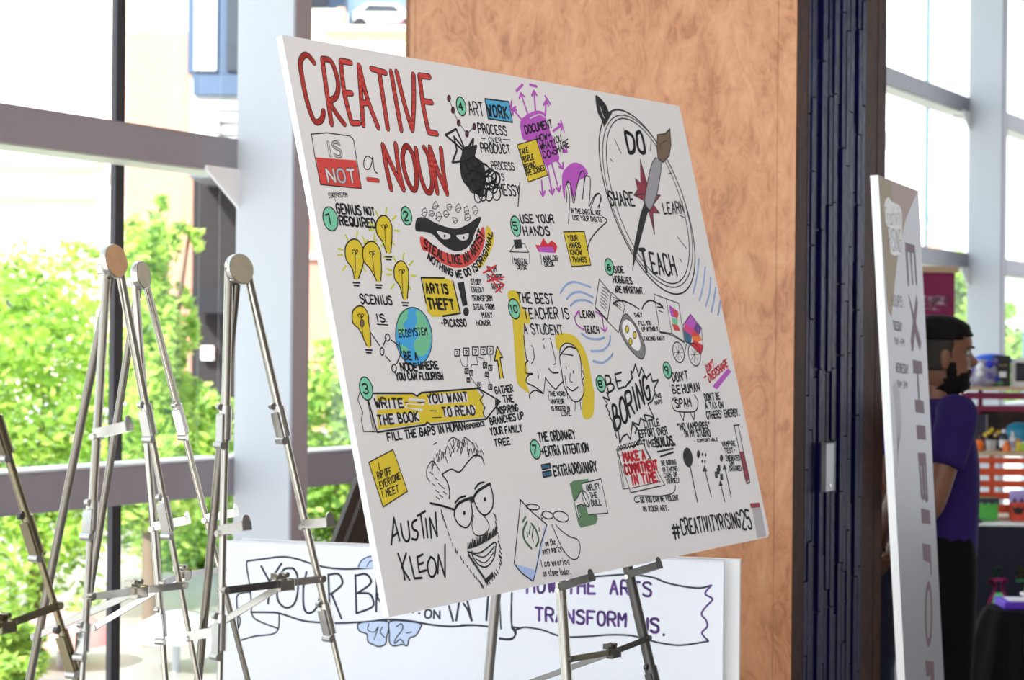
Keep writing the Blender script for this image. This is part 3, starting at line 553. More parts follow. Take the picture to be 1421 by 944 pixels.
D.st([(543, 300), (602, 375), (612, 480), (598, 522), (540, 460), (515, 450), (502, 360), (543, 300)], 1.1, sm=False); D.ell(477, 508, 30, 56, None, 'black', 1.4, tilt=.15); D.ell(564, 520, 32, 62, None, 'black', 1.4, tilt=.15); D.st([(520, 460), (512, 510)], 1.2)
for cx_, cy_ in ((477, 508), (564, 520)):
    for a in range(4): D.st([(cx_+24*math.cos(a*.8), cy_+44*math.sin(a*.8)), (cx_-24*math.cos(a*.8), cy_-44*math.sin(a*.8))], .6, sm=False)
# 8 boring
D.begin('boring_lettering'); D.text('BE', 95, 725, 180, 700, 85, 2.2)
D.st([(92, 705), (95, 735), (85, 728), (102, 770), (66, 752), (90, 790), (80, 800), (102, 840), (98, 850), (120, 890), (125, 920), (140, 975)], 2.0, sm=False)
D.st([(188, 698), (208, 668), (205, 678), (225, 648), (218, 610), (228, 620), (242, 572), (262, 640), (275, 590), (300, 650), (325, 625), (335, 668), (368, 658), (345, 705), (350, 730), (332, 775), (310, 790), (345, 870), (322, 855), (290, 850), (300, 885), (270, 868), (262, 905), (225, 890), (250, 925), (240, 950)], 2.3, sm=False)
D.text('BORING', 140, 930, 325, 750, 125, 3.6, perp=False)
D.text('TAKE', 350, 758, 384, 752, 20, 1.1); D.text('NAPS', 350, 795, 388, 785, 20, 1.1)
D.frame(*FK); D.st([(108, 262), (118, 340), (138, 360), (145, 420), (160, 385), (182, 372), (198, 400), (208, 320), (235, 345), (245, 400), (215, 440)], 2.2, sm=False)
D.text('LITTLE', 272, 342, 346, 330, 36, 1.8); D.text('EFFORT OVER', 248, 390, 386, 372, 36, 1.7); D.text('TIME', 266, 438, 325, 436, 34, 1.6); D.text('BUILDS.', 330, 436, 425, 428, 45, 2.6); D.st([(335, 462), (414, 446)], 2.2); D.st([(350, 486), (414, 464)], 2.4)
D.begin('notepad_drawing'); D.st([(128, 450), (262, 420), (372, 630), (200, 668), (128, 450)], 1.3, sm=False); D.st([(132, 470), (160, 650), (195, 645)], 1, sm=False); D.st([(140, 470), (168, 648)], 1, sm=False); D.st([(150, 480), (250, 455)], .9, sm=False); D.st([(270, 448), (298, 495), (285, 500)], .9, sm=False)
for k in range(9): D.ell(138+k*14, 446-k*4, 5, 12, None, 'black', 1.2)
D.st([(310, 530), (345, 610)], .9, sm=False); D.st([(205, 645), (350, 612)], .9, sm=False)
D.text('MAKE A', 168, 510, 275, 498, 44, 3.0, 'crimson'); D.text('COMMITMENT', 175, 575, 338, 550, 46, 3.0, 'crimson'); D.text('IN TIME', 210, 628, 334, 610, 46, 3.0, 'crimson')
for t_, x0, x1, y in (('BE BORING', 358, 430, 530), ('IN TAKING', 362, 436, 562), ('CARE OF', 370, 436, 592), ('YOURSELF', 382, 448, 622)): D.text(t_, x0, y, x1, y-6, 22, 1.1)
D.st([(425, 632), (415, 668), (350, 685), (240, 684), (218, 700), (228, 716), (245, 712)], 1.4); D.text('SO YOU CAN BE VIOLENT', 252, 718, 442, 706, 26, 1.3); D.text('IN YOUR ART.', 264, 762, 392, 758, 26, 1.4)
# 9 spam
D.begin('spam_lettering'); D.text("DON'T", 414, 108, 490, 96, 42, 1.9); D.text('BE', 414, 168, 452, 166, 40, 1.9); D.text('HUMAN', 464, 165, 550, 155, 42, 1.9); D.text('SPAM', 430, 240, 505, 232, 42, 1.9)
D.st([(425, 188), (408, 205), (412, 240), (435, 258), (500, 262), (532, 250), (538, 205), (520, 175)], 1.7); D.st([(445, 262), (465, 305), (470, 265)], 1.6, sm=False); D.st([(498, 262), (518, 302), (522, 258)], 1.6, sm=False)
D.text('"NO VAMPIRES"', 438, 352, 602, 342, 32, 1.7); D.text('IN MY STUDIO', 474, 386, 602, 382, 32, 1.7); D.text('- COMFORTABLE', 520, 414, 638, 406, 14, 1.0)
D.begin('overshare_lettering'); D.fill([(612, 132), (690, 40), (706, 58), (634, 148)], 'purple'); D.text("DON'T", 585, 62, 620, 30, 34, 1.7, 'crimson'); D.text('OVERSHARE', 596, 112, 690, 30, 38, 1.8, 'crimson', perp=False); D.st([(570, 88), (580, 82)], 2, 'crimson')
D.begin('energy_lettering'); D.text("DON'T BE", 576, 205, 650, 196, 34, 1.7); D.text('A TAX ON', 580, 246, 668, 240, 32, 1.6); D.text("OTHERS' ENERGY.", 586, 296, 750, 280, 36, 1.7)
D.begin('arrow_drawing'); D.ell(488, 490, 24, 50, 'black', tilt=.1); D.st([(496, 520), (536, 714)], 2, sm=False); D.ell(541, 474, 8, 20, 'black'); 
for x, y in ((561, 475), (577, 478), (560, 510), (574, 512)): D.ell(x, y, 4, 9, 'black')
D.st([(572, 545), (606, 688)], 1.8, sm=False); D.fill([(563, 562), (570, 530), (586, 560)], 'black'); D.ell(657, 494, 8, 18, 'black'); D.st([(672, 530), (706, 690)], 1.8, sm=False); D.fill([(663, 552), (670, 522), (684, 548)], 'black'); D.st([(652, 620), (674, 712)], 1.8, sm=False); D.fill([(643, 635), (650, 605), (664, 632)], 'black')
for x, y in ((644, 545), (630, 578), (657, 590), (640, 560)): D.fill([(x-8, y-16), (x+6, y-18), (x+9, y+14), (x-5, y+16)], 'black')
for t_, x0, x1, y in (('VAMPIRE', 662, 728, 434), ('TEST-', 676, 728, 468), ('ENERGIZED', 682, 752, 506), ('OR', 702, 722, 530), ('DRAINED', 700, 758, 558)): D.text(t_, x0, y, x1, y-2, 24, 1.2)
D.begin('test_tube_drawing'); D.fill([(750, 462), (768, 460), (798, 600), (788, 615), (778, 605)], 'dred'); D.st([(718, 330), (748, 325)], 1.6); D.st([(722, 335), (752, 480), (780, 608), (792, 618), (798, 600), (768, 460), (742, 330)], 1.6)
D.begin('hashtag_lettering'); D.text('#', 420, 900, 452, 895, 70, 3.0); D.text('CREATIVITYRISING', 462, 880, 755, 840, 76, 2.5); D.text('25', 765, 850, 812, 848, 92, 2.6)
D.begin('code_strip'); D.fill([(800, 722), (848, 718), (852, 742), (806, 746)], 'dred'); D.fill([(812, 748), (856, 744), (882, 888), (838, 896)], 'qr')
# 7
D.frame(*FI); D.begin('extraordinary_lettering'); D.text('THE ORDINARY', 182, 125, 372, 108, 46, 2.0); D.text('+EXTRA ATTENTION', 198, 202, 442, 178, 48, 2.0); D.text('EXTRAORDINARY', 262, 305, 486, 278, 52, 2.1)
D.fill([(192, 248), (238, 240), (242, 262), (198, 272)], 'dblue'); D.fill([(198, 286), (242, 276), (246, 302), (204, 312)], 'dblue'); D.st([(192, 248), (238, 240), (242, 262), (198, 272), (192, 248)], 1.8, sm=False); D.st([(198, 286), (242, 276), (246, 302), (204, 312), (198, 286)], 1.8, sm=False)
D.begin('megaphone_drawing'); D.fill([(342, 345), (360, 330), (438, 320), (445, 345), (488, 530), (478, 558), (400, 576), (388, 560)], 'green')
D.fill([(405, 345), (505, 320), (542, 500), (438, 508)], 'white'); D.st([(405, 345), (505, 320), (542, 500), (440, 508)], 1.4, sm=False); D.fill([(366, 440), (402, 385), (442, 460), (380, 462), (400, 520), (386, 520)], 'white'); D.st([(364, 438), (378, 425), (400, 382), (445, 465), (400, 455), (380, 462), (388, 505), (398, 520)], 1.5, sm=False); D.ell(425, 425, 16, 42, None, 'black', 1.5, tilt=.3)
D.text('AMPLIFY', 430, 385, 498, 372, 30, 1.3); D.text('THE', 450, 422, 486, 418, 28, 1.3); D.text('DULL', 458, 462, 508, 458, 30, 1.5)
D.begin('pocket_drawing'); D.fill([(150, 858), (78, 798), (52, 765), (165, 800), (210, 570), (222, 565), (165, 820)], 'sky'); D.st([(84, 432), (55, 720), (50, 765), (90, 815), (150, 858), (168, 780), (190, 660), (222, 560), (150, 500), (84, 432)], 1.5, sm=False); D.st([(80, 430), (95, 440)], 2)
for x, y, rx, ry in ((148, 468, 34, 15), (225, 510, 28, 20), (296, 518, 38, 28)): D.ell(x, y, rx, ry, None, 'black', 1.3, tilt=.4)
D.ell(196, 518, 6, 9, None, 'black', 1)
D.st([(248, 562), (300, 680), (345, 735), (380, 738), (396, 690), (385, 640), (340, 622), (290, 585), (268, 560)], 1.3)
D.st([(110, 520), (95, 545)], 3, 'green'); D.st([(118, 545), (98, 590), (105, 640), (140, 685)], 3, 'green'); D.st([(140, 555), (165, 590), (178, 640), (165, 675)], 3, 'green'); D.st([(135, 570), (128, 610)], 2, 'green'); D.st([(150, 580), (145, 620), (150, 645)], 2, 'green'); D.st([(180, 578), (183, 595)], 2, 'green'); D.st([(118, 600), (120, 625)], 2, 'green')
D.begin('pants_lettering'); D.text('on the', 216, 672, 268, 662, 30, 1.1); D.text('very parts', 202, 716, 300, 700, 36, 1.1); D.text('I am wearing', 194, 782, 342, 768, 36, 1.1); D.text('on stage today.', 204, 832, 348, 820, 36, 1.1)
# Austin Kleon
D.frame(*FH); D.begin('name_lettering')
for q in ([(150, 580), (158, 500), (162, 450), (190, 560)], [(158, 540), (182, 522)], [(195, 480), (205, 540), (225, 565), (238, 540), (230, 468)], [(272, 460), (252, 475), (255, 505), (278, 520), (272, 555), (250, 552)], [(275, 442), (315, 418)], [(292, 435), (308, 548)], [(316, 455), (326, 545)], [(344, 548), (336, 452), (372, 540), (364, 425)],
    [(182, 625), (205, 690), (215, 750)], [(222, 622), (200, 690), (238, 752)], [(238, 640), (262, 745), (298, 742)], [(275, 640), (285, 715), (318, 705)], [(275, 642), (302, 628)], [(282, 678), (305, 668)], [(340, 640), (325, 680), (335, 730), (355, 735), (368, 700), (358, 655), (340, 640)], [(375, 720), (378, 630), (410, 738), (410, 580)]): D.st(q, 2.9, sm=len(q) > 4)
D.begin('sticky_note'); D.fill([(40, 182), (158, 120), (228, 322), (110, 398)], 'yellow'); D.st([(40, 182), (158, 120), (228, 322), (110, 398), (40, 182)], 1.5, sm=False)
for t_, x0, y0, x1, y1 in (('I', 92, 218, 94, 216), ('RIP OFF', 86, 265, 150, 238), ('EVERYONE', 96, 312, 194, 262), ('I MEET', 108, 355, 186, 325)): D.text(t_, x0, y0, x1, y1, 34, 1.5)
D.begin('portrait_drawing')
random.seed(11)
for k in range(46):
    a = k/45; x = 345+240*a; y = 175-110*math.sin(a*2.6)**.8+random.uniform(-5, 55)*(.6+.4*math.sin(a*3)); D.st([(x, y), (x+random.uniform(-14, 14), y+random.uniform(22, 42))], 1.1, sm=False)
for q in ([(322, 258), (322, 215), (350, 175), (385, 222)], [(335, 275), (322, 250)], [(395, 240), (440, 215), (480, 228), (520, 180), (555, 148), (588, 158), (600, 190)], [(395, 240), (420, 275), (432, 320), (430, 358)], [(352, 95), (370, 85)], [(425, 80), (445, 62), (468, 68), (500, 90), (505, 60), (545, 90)]): D.st(q, 1.8 if q[0][0] == 395 else 1.2)
for x, y in ((345, 235), (368, 262), (385, 290), (402, 305), (372, 322), (392, 345), (375, 355), (410, 330), (355, 290)): D.st([(x-8, y-6), (x+8, y+6)], 1.1, sm=False)
D.st([(340, 380), (395, 392), (455, 412)], 2.8); D.st([(458, 380), (480, 355), (510, 345)], 2.4); D.st([(555, 310), (575, 285), (600, 278)], 2.4)
D.st([(458, 405), (455, 440), (475, 480), (512, 498), (535, 470), (542, 420), (532, 358)], 2.0); D.st([(458, 408), (480, 378), (532, 355), (548, 352), (570, 320), (628, 285)], 3.4); D.st([(628, 285), (642, 340), (640, 400), (610, 436), (580, 425), (555, 380), (548, 352)], 2.0); D.fill([(525, 355), (550, 345), (555, 372), (535, 382)], 'black')
D.ell(503, 427, 6, 11, 'black'); D.ell(603, 361, 6, 11, 'black'); D.st([(550, 440), (540, 480), (550, 525), (580, 538), (612, 520), (624, 490), (610, 455), (590, 435)], 1.3)
D.st([(520, 615), (580, 620), (650, 570), (655, 600), (645, 650), (612, 688), (575, 680), (545, 640), (540, 612)], 1.8); D.st([(545, 625), (600, 640), (650, 590)], 1.5); D.st([(560, 650), (605, 668), (648, 615)], 1.3)
for k in range(30):
    a = k/29; x = 520+140*a; y = 600-70*a**1.5; D.st([(x, y), (x+random.uniform(2, 8), y-random.uniform(20, 45))], 1.6, sm=False)
for k in range(22):
    a = k/21
    q = catmull([(390, 412), (402, 450), (440, 560), (500, 660), (560, 735), (590, 775)], False, 8); p_ = q[int(a*(len(q)-1))]; D.st([p_, (p_[0]+random.uniform(0, 8), p_[1]+random.uniform(10, 22))], 1.5, sm=False)
    q = catmull([(655, 430), (665, 500), (682, 600), (680, 670), (650, 730), (610, 765)], False, 8); p_ = q[int(a*(len(q)-1))]; D.st([(p_[0]-random.uniform(0, 14), p_[1]), (p_[0], p_[1]+random.uniform(10, 22))], 1.6, sm=False)
for k in range(16): 
    x = 522+k*6; D.st([(x, 620+k*9), (x+4, 640+k*9)], 1.5, sm=False); D.st([(640-k*2, 715+k*2), (644-k*2, 735+k*2)], 1.2, sm=False)
D.end()
# ------------------------------------------------------------------ second poster (YOUR BRAIN ON ART)
A2 = at(309, 750.5, 4.35); B2 = at(1004, 780.5, 4.02)
U2 = (B2-A2); U2.z = 0; U2.normalize(); V2 = Vector((0, 0, 1)); N2 = Vector((U2.y, -U2.x, 0))
if N2.y > 0: N2 = -N2
LB = (V2*1+N2*-.0).normalized()
def board2(name, label, off, dx, m, dz=0, wid=None):
    a = A2-N2*off+U2*dx; W2 = (B2-A2).length if wid is None else wid; h = a.z+dz
    r = thing(name, label, 'poster board', a+U2*W2/2-Vector((0, 0, a.z)))
    bm = B(); box(bm, a+U2*W2/2-Z*(h/2)+Z*dz-N2*.006, (W2, .012, h), (U2, N2, Z), .0015); bmobj('foam_sheet', bm, m, r); return r
r2 = board2('lettered_poster_board', 'white banner poster lettered YOUR BRAIN ON ART, standing behind the easel', 0, 0, M_board2)
r2b = board2('blank_foam_board', 'blank white foam board whose edge shows right behind the lettered banner poster', .03, .03, M_foame, .002, (B2-A2).length+.001)
A2p = A2.copy()
D = Draw(r2, A2p, U2, V2, N2)
D.frame(310, 700, 3.466)
D.begin('ribbon_drawing')
W = 1.9
D.st([(115, 273), (200, 262), (280, 253), (350, 262), (420, 285), (500, 305), (600, 312), (716, 305)], W+.4, 'navy'); D.st([(115, 273), (112, 300), (128, 400), (135, 490), (133, 520)], W, 'navy')
D.st([(133, 520), (200, 520), (270, 525), (380, 560), (480, 570), (560, 572), (700, 565), (790, 555), (900, 562), (1000, 580), (1100, 588), (1200, 582), (1300, 592)], W+.4, 'navy')
D.st([(135, 520), (150, 550), (200, 575), (262, 597)], W, 'navy'); D.st([(268, 530), (265, 597), (235, 625), (150, 635), (82, 655)], W, 'navy'); D.st([(128, 422), (68, 438), (68, 520), (70, 600)], W, 'navy'); D.st([(70, 530), (82, 560), (70, 600)], W, 'navy')
D.st([(1328, 470), (1335, 600)], W, 'navy'); D.st([(1386, 430), (1387, 590)], W, 'navy'); D.st([(1328, 648), (1380, 652), (1402, 635), (1400, 612), (1387, 592), (1421, 595)], W, 'navy')
D.begin('your_lettering')
for q in ([(182, 298), (222, 372)], [(280, 285), (222, 372), (215, 478)], [(335, 308), (290, 315), (262, 380), (262, 460), (300, 498), (340, 480), (358, 420), (355, 340), (335, 308)], [(385, 380), (385, 480), (400, 520), (430, 518), (455, 480), (470, 400)], [(400, 325), (385, 400)],
    [(505, 338), (510, 480)], [(505, 340), (550, 335), (570, 360), (568, 390), (520, 430), (510, 430)], [(520, 430), (568, 550)], [(635, 340), (640, 525)], [(635, 345), (680, 335), (705, 355), (705, 385), (645, 428)], [(645, 428), (700, 430), (720, 460), (715, 495), (640, 525)], [(738, 360), (735, 515)],
    [(738, 362), (790, 380), (780, 430), (738, 440), (795, 520)], [(830, 520), (850, 360), (885, 520)], [(910, 360), (912, 520)]): D.st(q, 2.6, 'navy', sm=len(q) > 3)
D.begin('art_lettering')
D.text('ON', 970, 545, 1042, 552, 38, 1.9, 'navy'); D.ell(942, 525, 6, 5, 'navy')
for q in ([(1085, 490), (1105, 562)], [(1120, 560), (1140, 430), (1165, 430), (1195, 560)], [(1275, 430), (1265, 558)]): D.st(q, 2.6, 'navy', sm=False)
D.begin('brain_drawing')
lobe = [(650, 575), (655, 610), (690, 625), (695, 660), (720, 675), (750, 685), (780, 672), (785, 640), (795, 600), (790, 565), (720, 562)]
lobe2 = [(800, 565), (798, 620), (800, 665), (820, 682), (860, 675), (885, 680), (895, 645), (925, 632), (945, 600), (948, 575), (870, 562)]
D.fill(lobe, 'brain', True); D.st(lobe, 1.7, 'navy', closed=True)
D.st([(700, 575), (695, 605), (725, 615), (745, 590), (725, 650)], 1.3, 'navy'); D.st([(765, 590), (755, 615), (775, 640)], 1.3, 'navy'); D.begin('brain_drawing'); D.fill(lobe2, 'brain', True); D.st(lobe2, 1.7, 'navy', closed=True); D.st([(832, 590), (855, 575), (862, 600), (830, 645), (825, 670), (850, 650), (870, 670)], 1.5, 'navy'); D.st([(880, 620), (905, 615)], 1.3, 'navy')
D.fill([(650, 305), (665, 270), (700, 252), (760, 250), (760, 300)], 'brain', True); D.st([(650, 300), (665, 270), (700, 252), (740, 248)], 1.5, 'navy'); D.st([(690, 300), (705, 275), (730, 270)], 1.2, 'navy')
D.frame(640, 740, 3.383); D.begin('ribbon_drawing')
D.st([(600, 206), (650, 203), (760, 195), (830, 198), (905, 210), (960, 232), (1040, 250), (1120, 258), (1175, 245)], 2.2, 'navy')
D.st([(1175, 245), (1145, 285), (1180, 310), (1150, 345), (1128, 380), (1150, 410), (1155, 440), (1130, 470), (1160, 505)], 2.2, 'violet')
D.st([(1160, 508), (1030, 527), (930, 515), (890, 505), (800, 482), (700, 478), (600, 485), (510, 488), (450, 480), (380, 455), (300, 442), (240, 443), (238, 280)], 2.2, 'navy')
D.st([(240, 443), (258, 465), (245, 490), (215, 497), (180, 492)], 2, 'navy'); D.st([(0, 432), (60, 432), (130, 440)], 2, 'navy'); D.begin('art_lettering'); D.st([(10, 330), (30, 360), (48, 410)], 2.4, 'navy'); D.st([(125, 310), (118, 405)], 2.4, 'navy')
D.begin('arts_lettering')
D.text('HOW', 310, 280, 440, 276, 72, 2.6, 'violet', jit=.1); D.begin('arts_lettering'); D.text('THE', 500, 283, 628, 285, 72, 2.6, 'violet', jit=.1)
D.begin('arts_lettering'); D.text('ARTS', 700, 285, 890, 296, 62, 2.6, 'violet', jit=.1)
D.begin('transform_lettering'); D.text('TRANSFORM', 350, 410, 772, 440, 60, 2.7, 'violet', jit=.1); D.begin('transform_lettering'); D.text('US', 840, 462, 925, 466, 62, 3.0, 'violet', jit=.1); D.ell(951, 478, 7, 7, 'navy')
D.end()
# dark brown leaning panel seen between window and boards
p = [at(447, 800, 4.9), at(497, 664, 5.0), at(640, 664, 5.3), at(640, 800, 5.3)]
dk = thing('dark_display_panel', 'dark brown slanted panel standing behind the banner poster near the window', 'panel', (p[0]+p[3])/2-Z*.9)
a0, a1 = at(497, 664, 4.95), at(640, 664, 5.15); b0 = at(392, 944, 4.85); d0 = (b0-a0); b0 = a0+d0*(a0.z/(-d0.z)) if d0.z < 0 else b0
b1 = a1+(b0-a0)*.6; b1.z = 0
bm = B(); nn = (a1-a0).cross(b0-a0).normalized(); prism(bm, [a0, a1, b1, b0], nn*.02); bmobj('panel_sheet', bm, mat('dark_brown_laminate', (.035, .022, .016), .4), dk)
bm = B(); box(bm, (a0+b0)/2+Vector((.02, .03, 0)), (.03, .03, (a0-b0).length*.98), (Vector((1, 0, 0)), Vector((0, 1, 0)).cross(Z).cross(Z)*-1 if False else Vector((0, 1, 0)), (a0-b0).normalized()), .002); bmobj('side_rail', bm, mat('dark_brown_laminate', (.035, .022, .016), .4), dk)
# ------------------------------------------------------------------ EXHIBITOR sign
SO = O_+ray(1218.5, 243)*4.6
SU = Vector((.407, .913, 0)).normalized(); SN = Vector((.913, -.407, 0)).normalized()
SD = Vector((.076, .064, -1)).normalized(); SV = -SD; SNn = SU.cross(SV).normalized()
if SNn.y > 0: SNn = -SNn
tr_ = hit(1274.5, 264, SO, SNn); SW = (tr_-SO).dot(SU); SL = SO.z/(-SD.z)
rs = thing('exhibitor_sign', 'tall narrow silver sign reading EXHIBITOR with opening hours, leaning by the wood column', 'sign', SO+SD*SL+SU*SW/2)
c_ = [SO, SO+SU*SW, SO+SU*SW+SD*SL, SO+SD*SL]
bm = B(); prism(bm, c_, -SNn*.020); M_sil = mat('silver_sign_face', srgb(106, 103, 110), .4, .2)
o = bmobj('sign_sheet', bm, [M_sil, M_foame], rs)
for p in o.data.polygons:
    if abs(p.normal.dot(SNn)) < .5: p.material_index = 1
bm = B(); ft = SO+SD*SL; box(bm, ft+SU*SW/2-SNn*.012+Z*.008, (SW*1.02, .10, .016), (SU, SNn.cross(Z).cross(Z)*-1, Z), .003); bmobj('foot_bar', bm, M_dark, rs)
D = Draw(rs, SO, SU, (SV-SU*SV.dot(SU)).normalized(), SNn)
D.begin('corner_pattern'); D.fill([(1219, 244), (1274, 264.5), (1258, 300), (1246, 352), (1237, 440), (1232, 430), (1226, 350)], 'ochre'); D.fill([(1236, 250.5), (1274, 264.5), (1253, 312), (1240, 285)], 'rose')
D.frame(1180, 230, 2.861); D.begin('logo_lettering'); D.fill([(136, 150), (150, 125), (162, 140), (178, 150), (195, 160), (205, 200), (203, 330), (190, 355), (160, 345), (150, 250), (140, 230)], 'paper', True)
D.text('Creativity', 140, 236, 203, 232, 70, 1.0, 'mono', jit=.1); D.text('RISING', 152, 335, 202, 340, 85, 1.6, 'mono', jit=.1)
D.begin('hours_lettering')
for t_, x0, x1, y, h, w_ in (('HOURS:', 163, 212, 555, 42, 1.2), ('TUESDAY', 170, 206, 650, 34, 1.6), ('9AM-4PM', 175, 215, 708, 26, .9), ('WEDNESDAY', 182, 231, 818, 34, 1.6), ('9AM-3PM', 188, 226, 878, 26, .9)): D.text(t_, x0, y, x1, y+8, h, w_, 'mono', jit=0)
D.begin('exhibitor_lettering')
E_ = lambda q: D.fill(q, 'wine')
E_([(217, 304), (256, 316), (258, 350), (219, 340)]); E_([(219, 338), (227, 340), (234, 478), (228, 477)]); E_([(236, 342), (243, 344), (250, 474), (245, 473)]); E_([(251, 346), (258, 348), (266, 476), (260, 475)])
E_([(229, 508), (240, 540), (282, 705), (276, 735), (262, 690)]); E_([(262, 510), (268, 545), (250, 738), (243, 735), (240, 690)])
E_([(247, 770), (284, 778), (287, 828), (250, 826)]); E_([(264, 826), (270, 826), (276, 935), (270, 932)])
D.frame(1200, 540, 2.337)
E_([(162, 34), (190, 38), (194, 80), (165, 76)]); E_([(167, 116), (196, 120), (199, 166), (170, 163)])
E_([(172, 206), (198, 208), (206, 362), (200, 370), (193, 355), (189, 362), (182, 350)]); E_([(182, 386), (211, 394), (214, 440), (185, 436)])
E_([(186, 500), (213, 506), (218, 606), (213, 600), (211, 565), (190, 555)])
oo = [(207+13*math.cos(a), 730+108*math.sin(a)) for a in [k*math.pi/9 for k in range(18)]]; D.fill(oo, 'wine'); D.fill([(207+7*math.cos(a), 730+80*math.sin(a)) for a in [k*math.pi/9 for k in range(18)]], 'silver')
E_([(195, 880), (224, 884), (226, 960), (216, 958), (212, 930), (200, 935)])
for q in ([(179, 250), (184, 250), (190, 345), (186, 340)], [(192, 250), (196, 252), (200, 345), (197, 340)]): D.fill(q, 'silver')
D.begin('fan_lines')
for k in range(9): D.st([(90+k*2.2, -10-k*3), (98+k*2.4, 60), (104+k*1.6, 150), (108-k*.2, 262-k*12)], .5, 'black')
D.end()
# ------------------------------------------------------------------ easels
M_champ = mat('dull_champagne_tube', (.24, .22, .19), .18, 1)
def easel(name, label, head, yaw, lean, legs, collars, hooks, brace, R=.006, mt=None, disc=None, discr=.024, off=0, hub_front=True, hookdir=None, plane=None, mats=None):
    """head px,py,Y ; legs: dict L/R/B -> (top px, bottom px). All leg points lie on the easel's own front plane / rear plane."""
    mt = mt or M_steel
    ph = math.radians(yaw); nh = Vector((math.sin(ph), -math.cos(ph), 0)); dh = Vector((math.cos(ph), math.sin(ph), 0))
    le = math.radians(lean); n = (nh*math.cos(le)+Z*math.sin(le)).normalized()
    Hp = at(*head) if plane is None else hit(head[0], head[1], plane[0], plane[1])
    pp, pn = (Hp-n*.015, n) if plane is None else plane
    root = thing(name, label, 'easel', Vector((Hp.x, Hp.y, 0)), 'folding metal easels')
    P = {}
    for k, (a, b) in legs.items():
        if k == 'B': p0, pn0 = Hp-nh*.03, dh
        else: p0, pn0 = pp, pn
        A_, B_2 = hit(*a, p0, pn0), hit(*b, p0, pn0)
        F = A_+(B_2-A_)*((A_.z)/(A_.z-B_2.z)) ; P[k] = (A_, F, p0, pn0)
        m = (mats or {}).get(k, mt)
        def on(y, k=k):
            # point on leg at photo height y
            A_, F = P[k][0], P[k][1]; lo, hi = 0, 1
            for _i in range(30):
                c = (lo+hi)/2; q = A_+(F-A_)*c-O_; qy = CY-FPX*(q.x*sa+q.z*ca)/q.y if True else 0
                if qy < y: lo = c
                else: hi = c
            return A_+(F-A_)*lo
        P[k] = P[k]+(on,)
        cs = sorted(collars.get(k, [])); dirv = (F-A_).normalized(); pts = [A_]+[on(c[1]) for c in cs]+[F]
        g = bpy.data.objects.new('leg', None)
        bm = B(); tube(bm, pts[0], pts[1], R, 16); lg = bmobj('leg', bm, m, root, True); rr = R
        for i, c in enumerate(cs):
            rr -= .001; bm = B(); tube(bm, pts[i+1], pts[i+2], rr, 14); bmobj('leg_section', bm, m, lg, True)
            a_, b_ = on(c[0]), on(c[1]); bm = B(); tube(bm, a_, b_, rr+.0035, 16); 
            side = -dh if k != 'B' else nh
            box(bm, (a_+b_)/2+side*(rr+.004)+dirv*.008, (.004, .012, (b_-a_).length*.9), (side, dirv.cross(side).normalized(), dirv), .001)
            bmobj('sleeve', bm, M_bright if m is M_steel else m, lg, True)
            bm = B(); q = b_+side*(rr+.004)+dirv*.006; tube(bm, q-nh*.008, q+nh*.008, .0055, 12); bmobj('clamp_rivet', bm, M_bright, lg, True)
            bm = B(); q = a_+side*(rr+.006); tube(bm, q-nh*.003, q+nh*.003, .0048, 12); bmobj('clamp_ear', bm, M_bright if m is M_steel else M_dark, lg, True)
        bm = B(); tube(bm, F+Z*.02, F, R*1.3, 12, R*1.5); bmobj('rubber_foot', bm, M_black, lg, True)
    if disc is not None:
        bm = B(); c = Hp; axd = (dh, n.cross(dh).normalized(), n); lathe(bm, c, [(discr*.9, -.012), (discr, -.010), (discr, -.002), (discr*.97, 0)], 28, axd); hd = bmobj('head_disc', bm, M_bright, root, True)
        bm = B(); lathe(bm, c+n*.0005, [(discr*.93, 0), (discr*.93, .001)], 28, axd); bmobj('disc_face', bm, disc, hd)  # face of the metal disc, coloured as what it reflects
        bm = B(); box(bm, c-n*.018-Z*.008, (.014, .016, .012), (dh, n, Z), .002)
        bmobj('hinge_block', bm, M_bright, hd)
    for k, y, L_, up in hooks:
        q = P[k][4](y); f = (nh+Z*up).normalized(); sd = dh; un = f.cross(sd).normalized()
        if un.z < 0: un = -un
        bm = B(); q0 = q+f*(R*.2); ln = L_
        box(bm, q0+f*ln/2-un*.002, (.016, ln, .0016), (sd, f, un)); box(bm, q0+f*ln/2+un*.004-sd*.008, (.0016, ln, .013), (sd, f, un)); box(bm, q0+f*ln/2+un*.004+sd*.008, (.0016, ln, .013), (sd, f, un))
        h = bmobj('support_hook', bm, M_bright if mt is M_steel else mt, root)
        bm = B(); box(bm, q0+f*ln+un*.004, (.016, .0016, .012), (sd, f, un)); tube(bm, q0+f*ln+un*.012-f*.001, q0+f*ln+un*.012+f*.001, .0065, 16); bmobj('hook_lip', bm, M_bright if mt is M_steel else mt, h)
        bm = B(); tube(bm, q-sd*.012, q+sd*.012, .0045, 12); bmobj('pivot_pin', bm, M_bright, h, True)
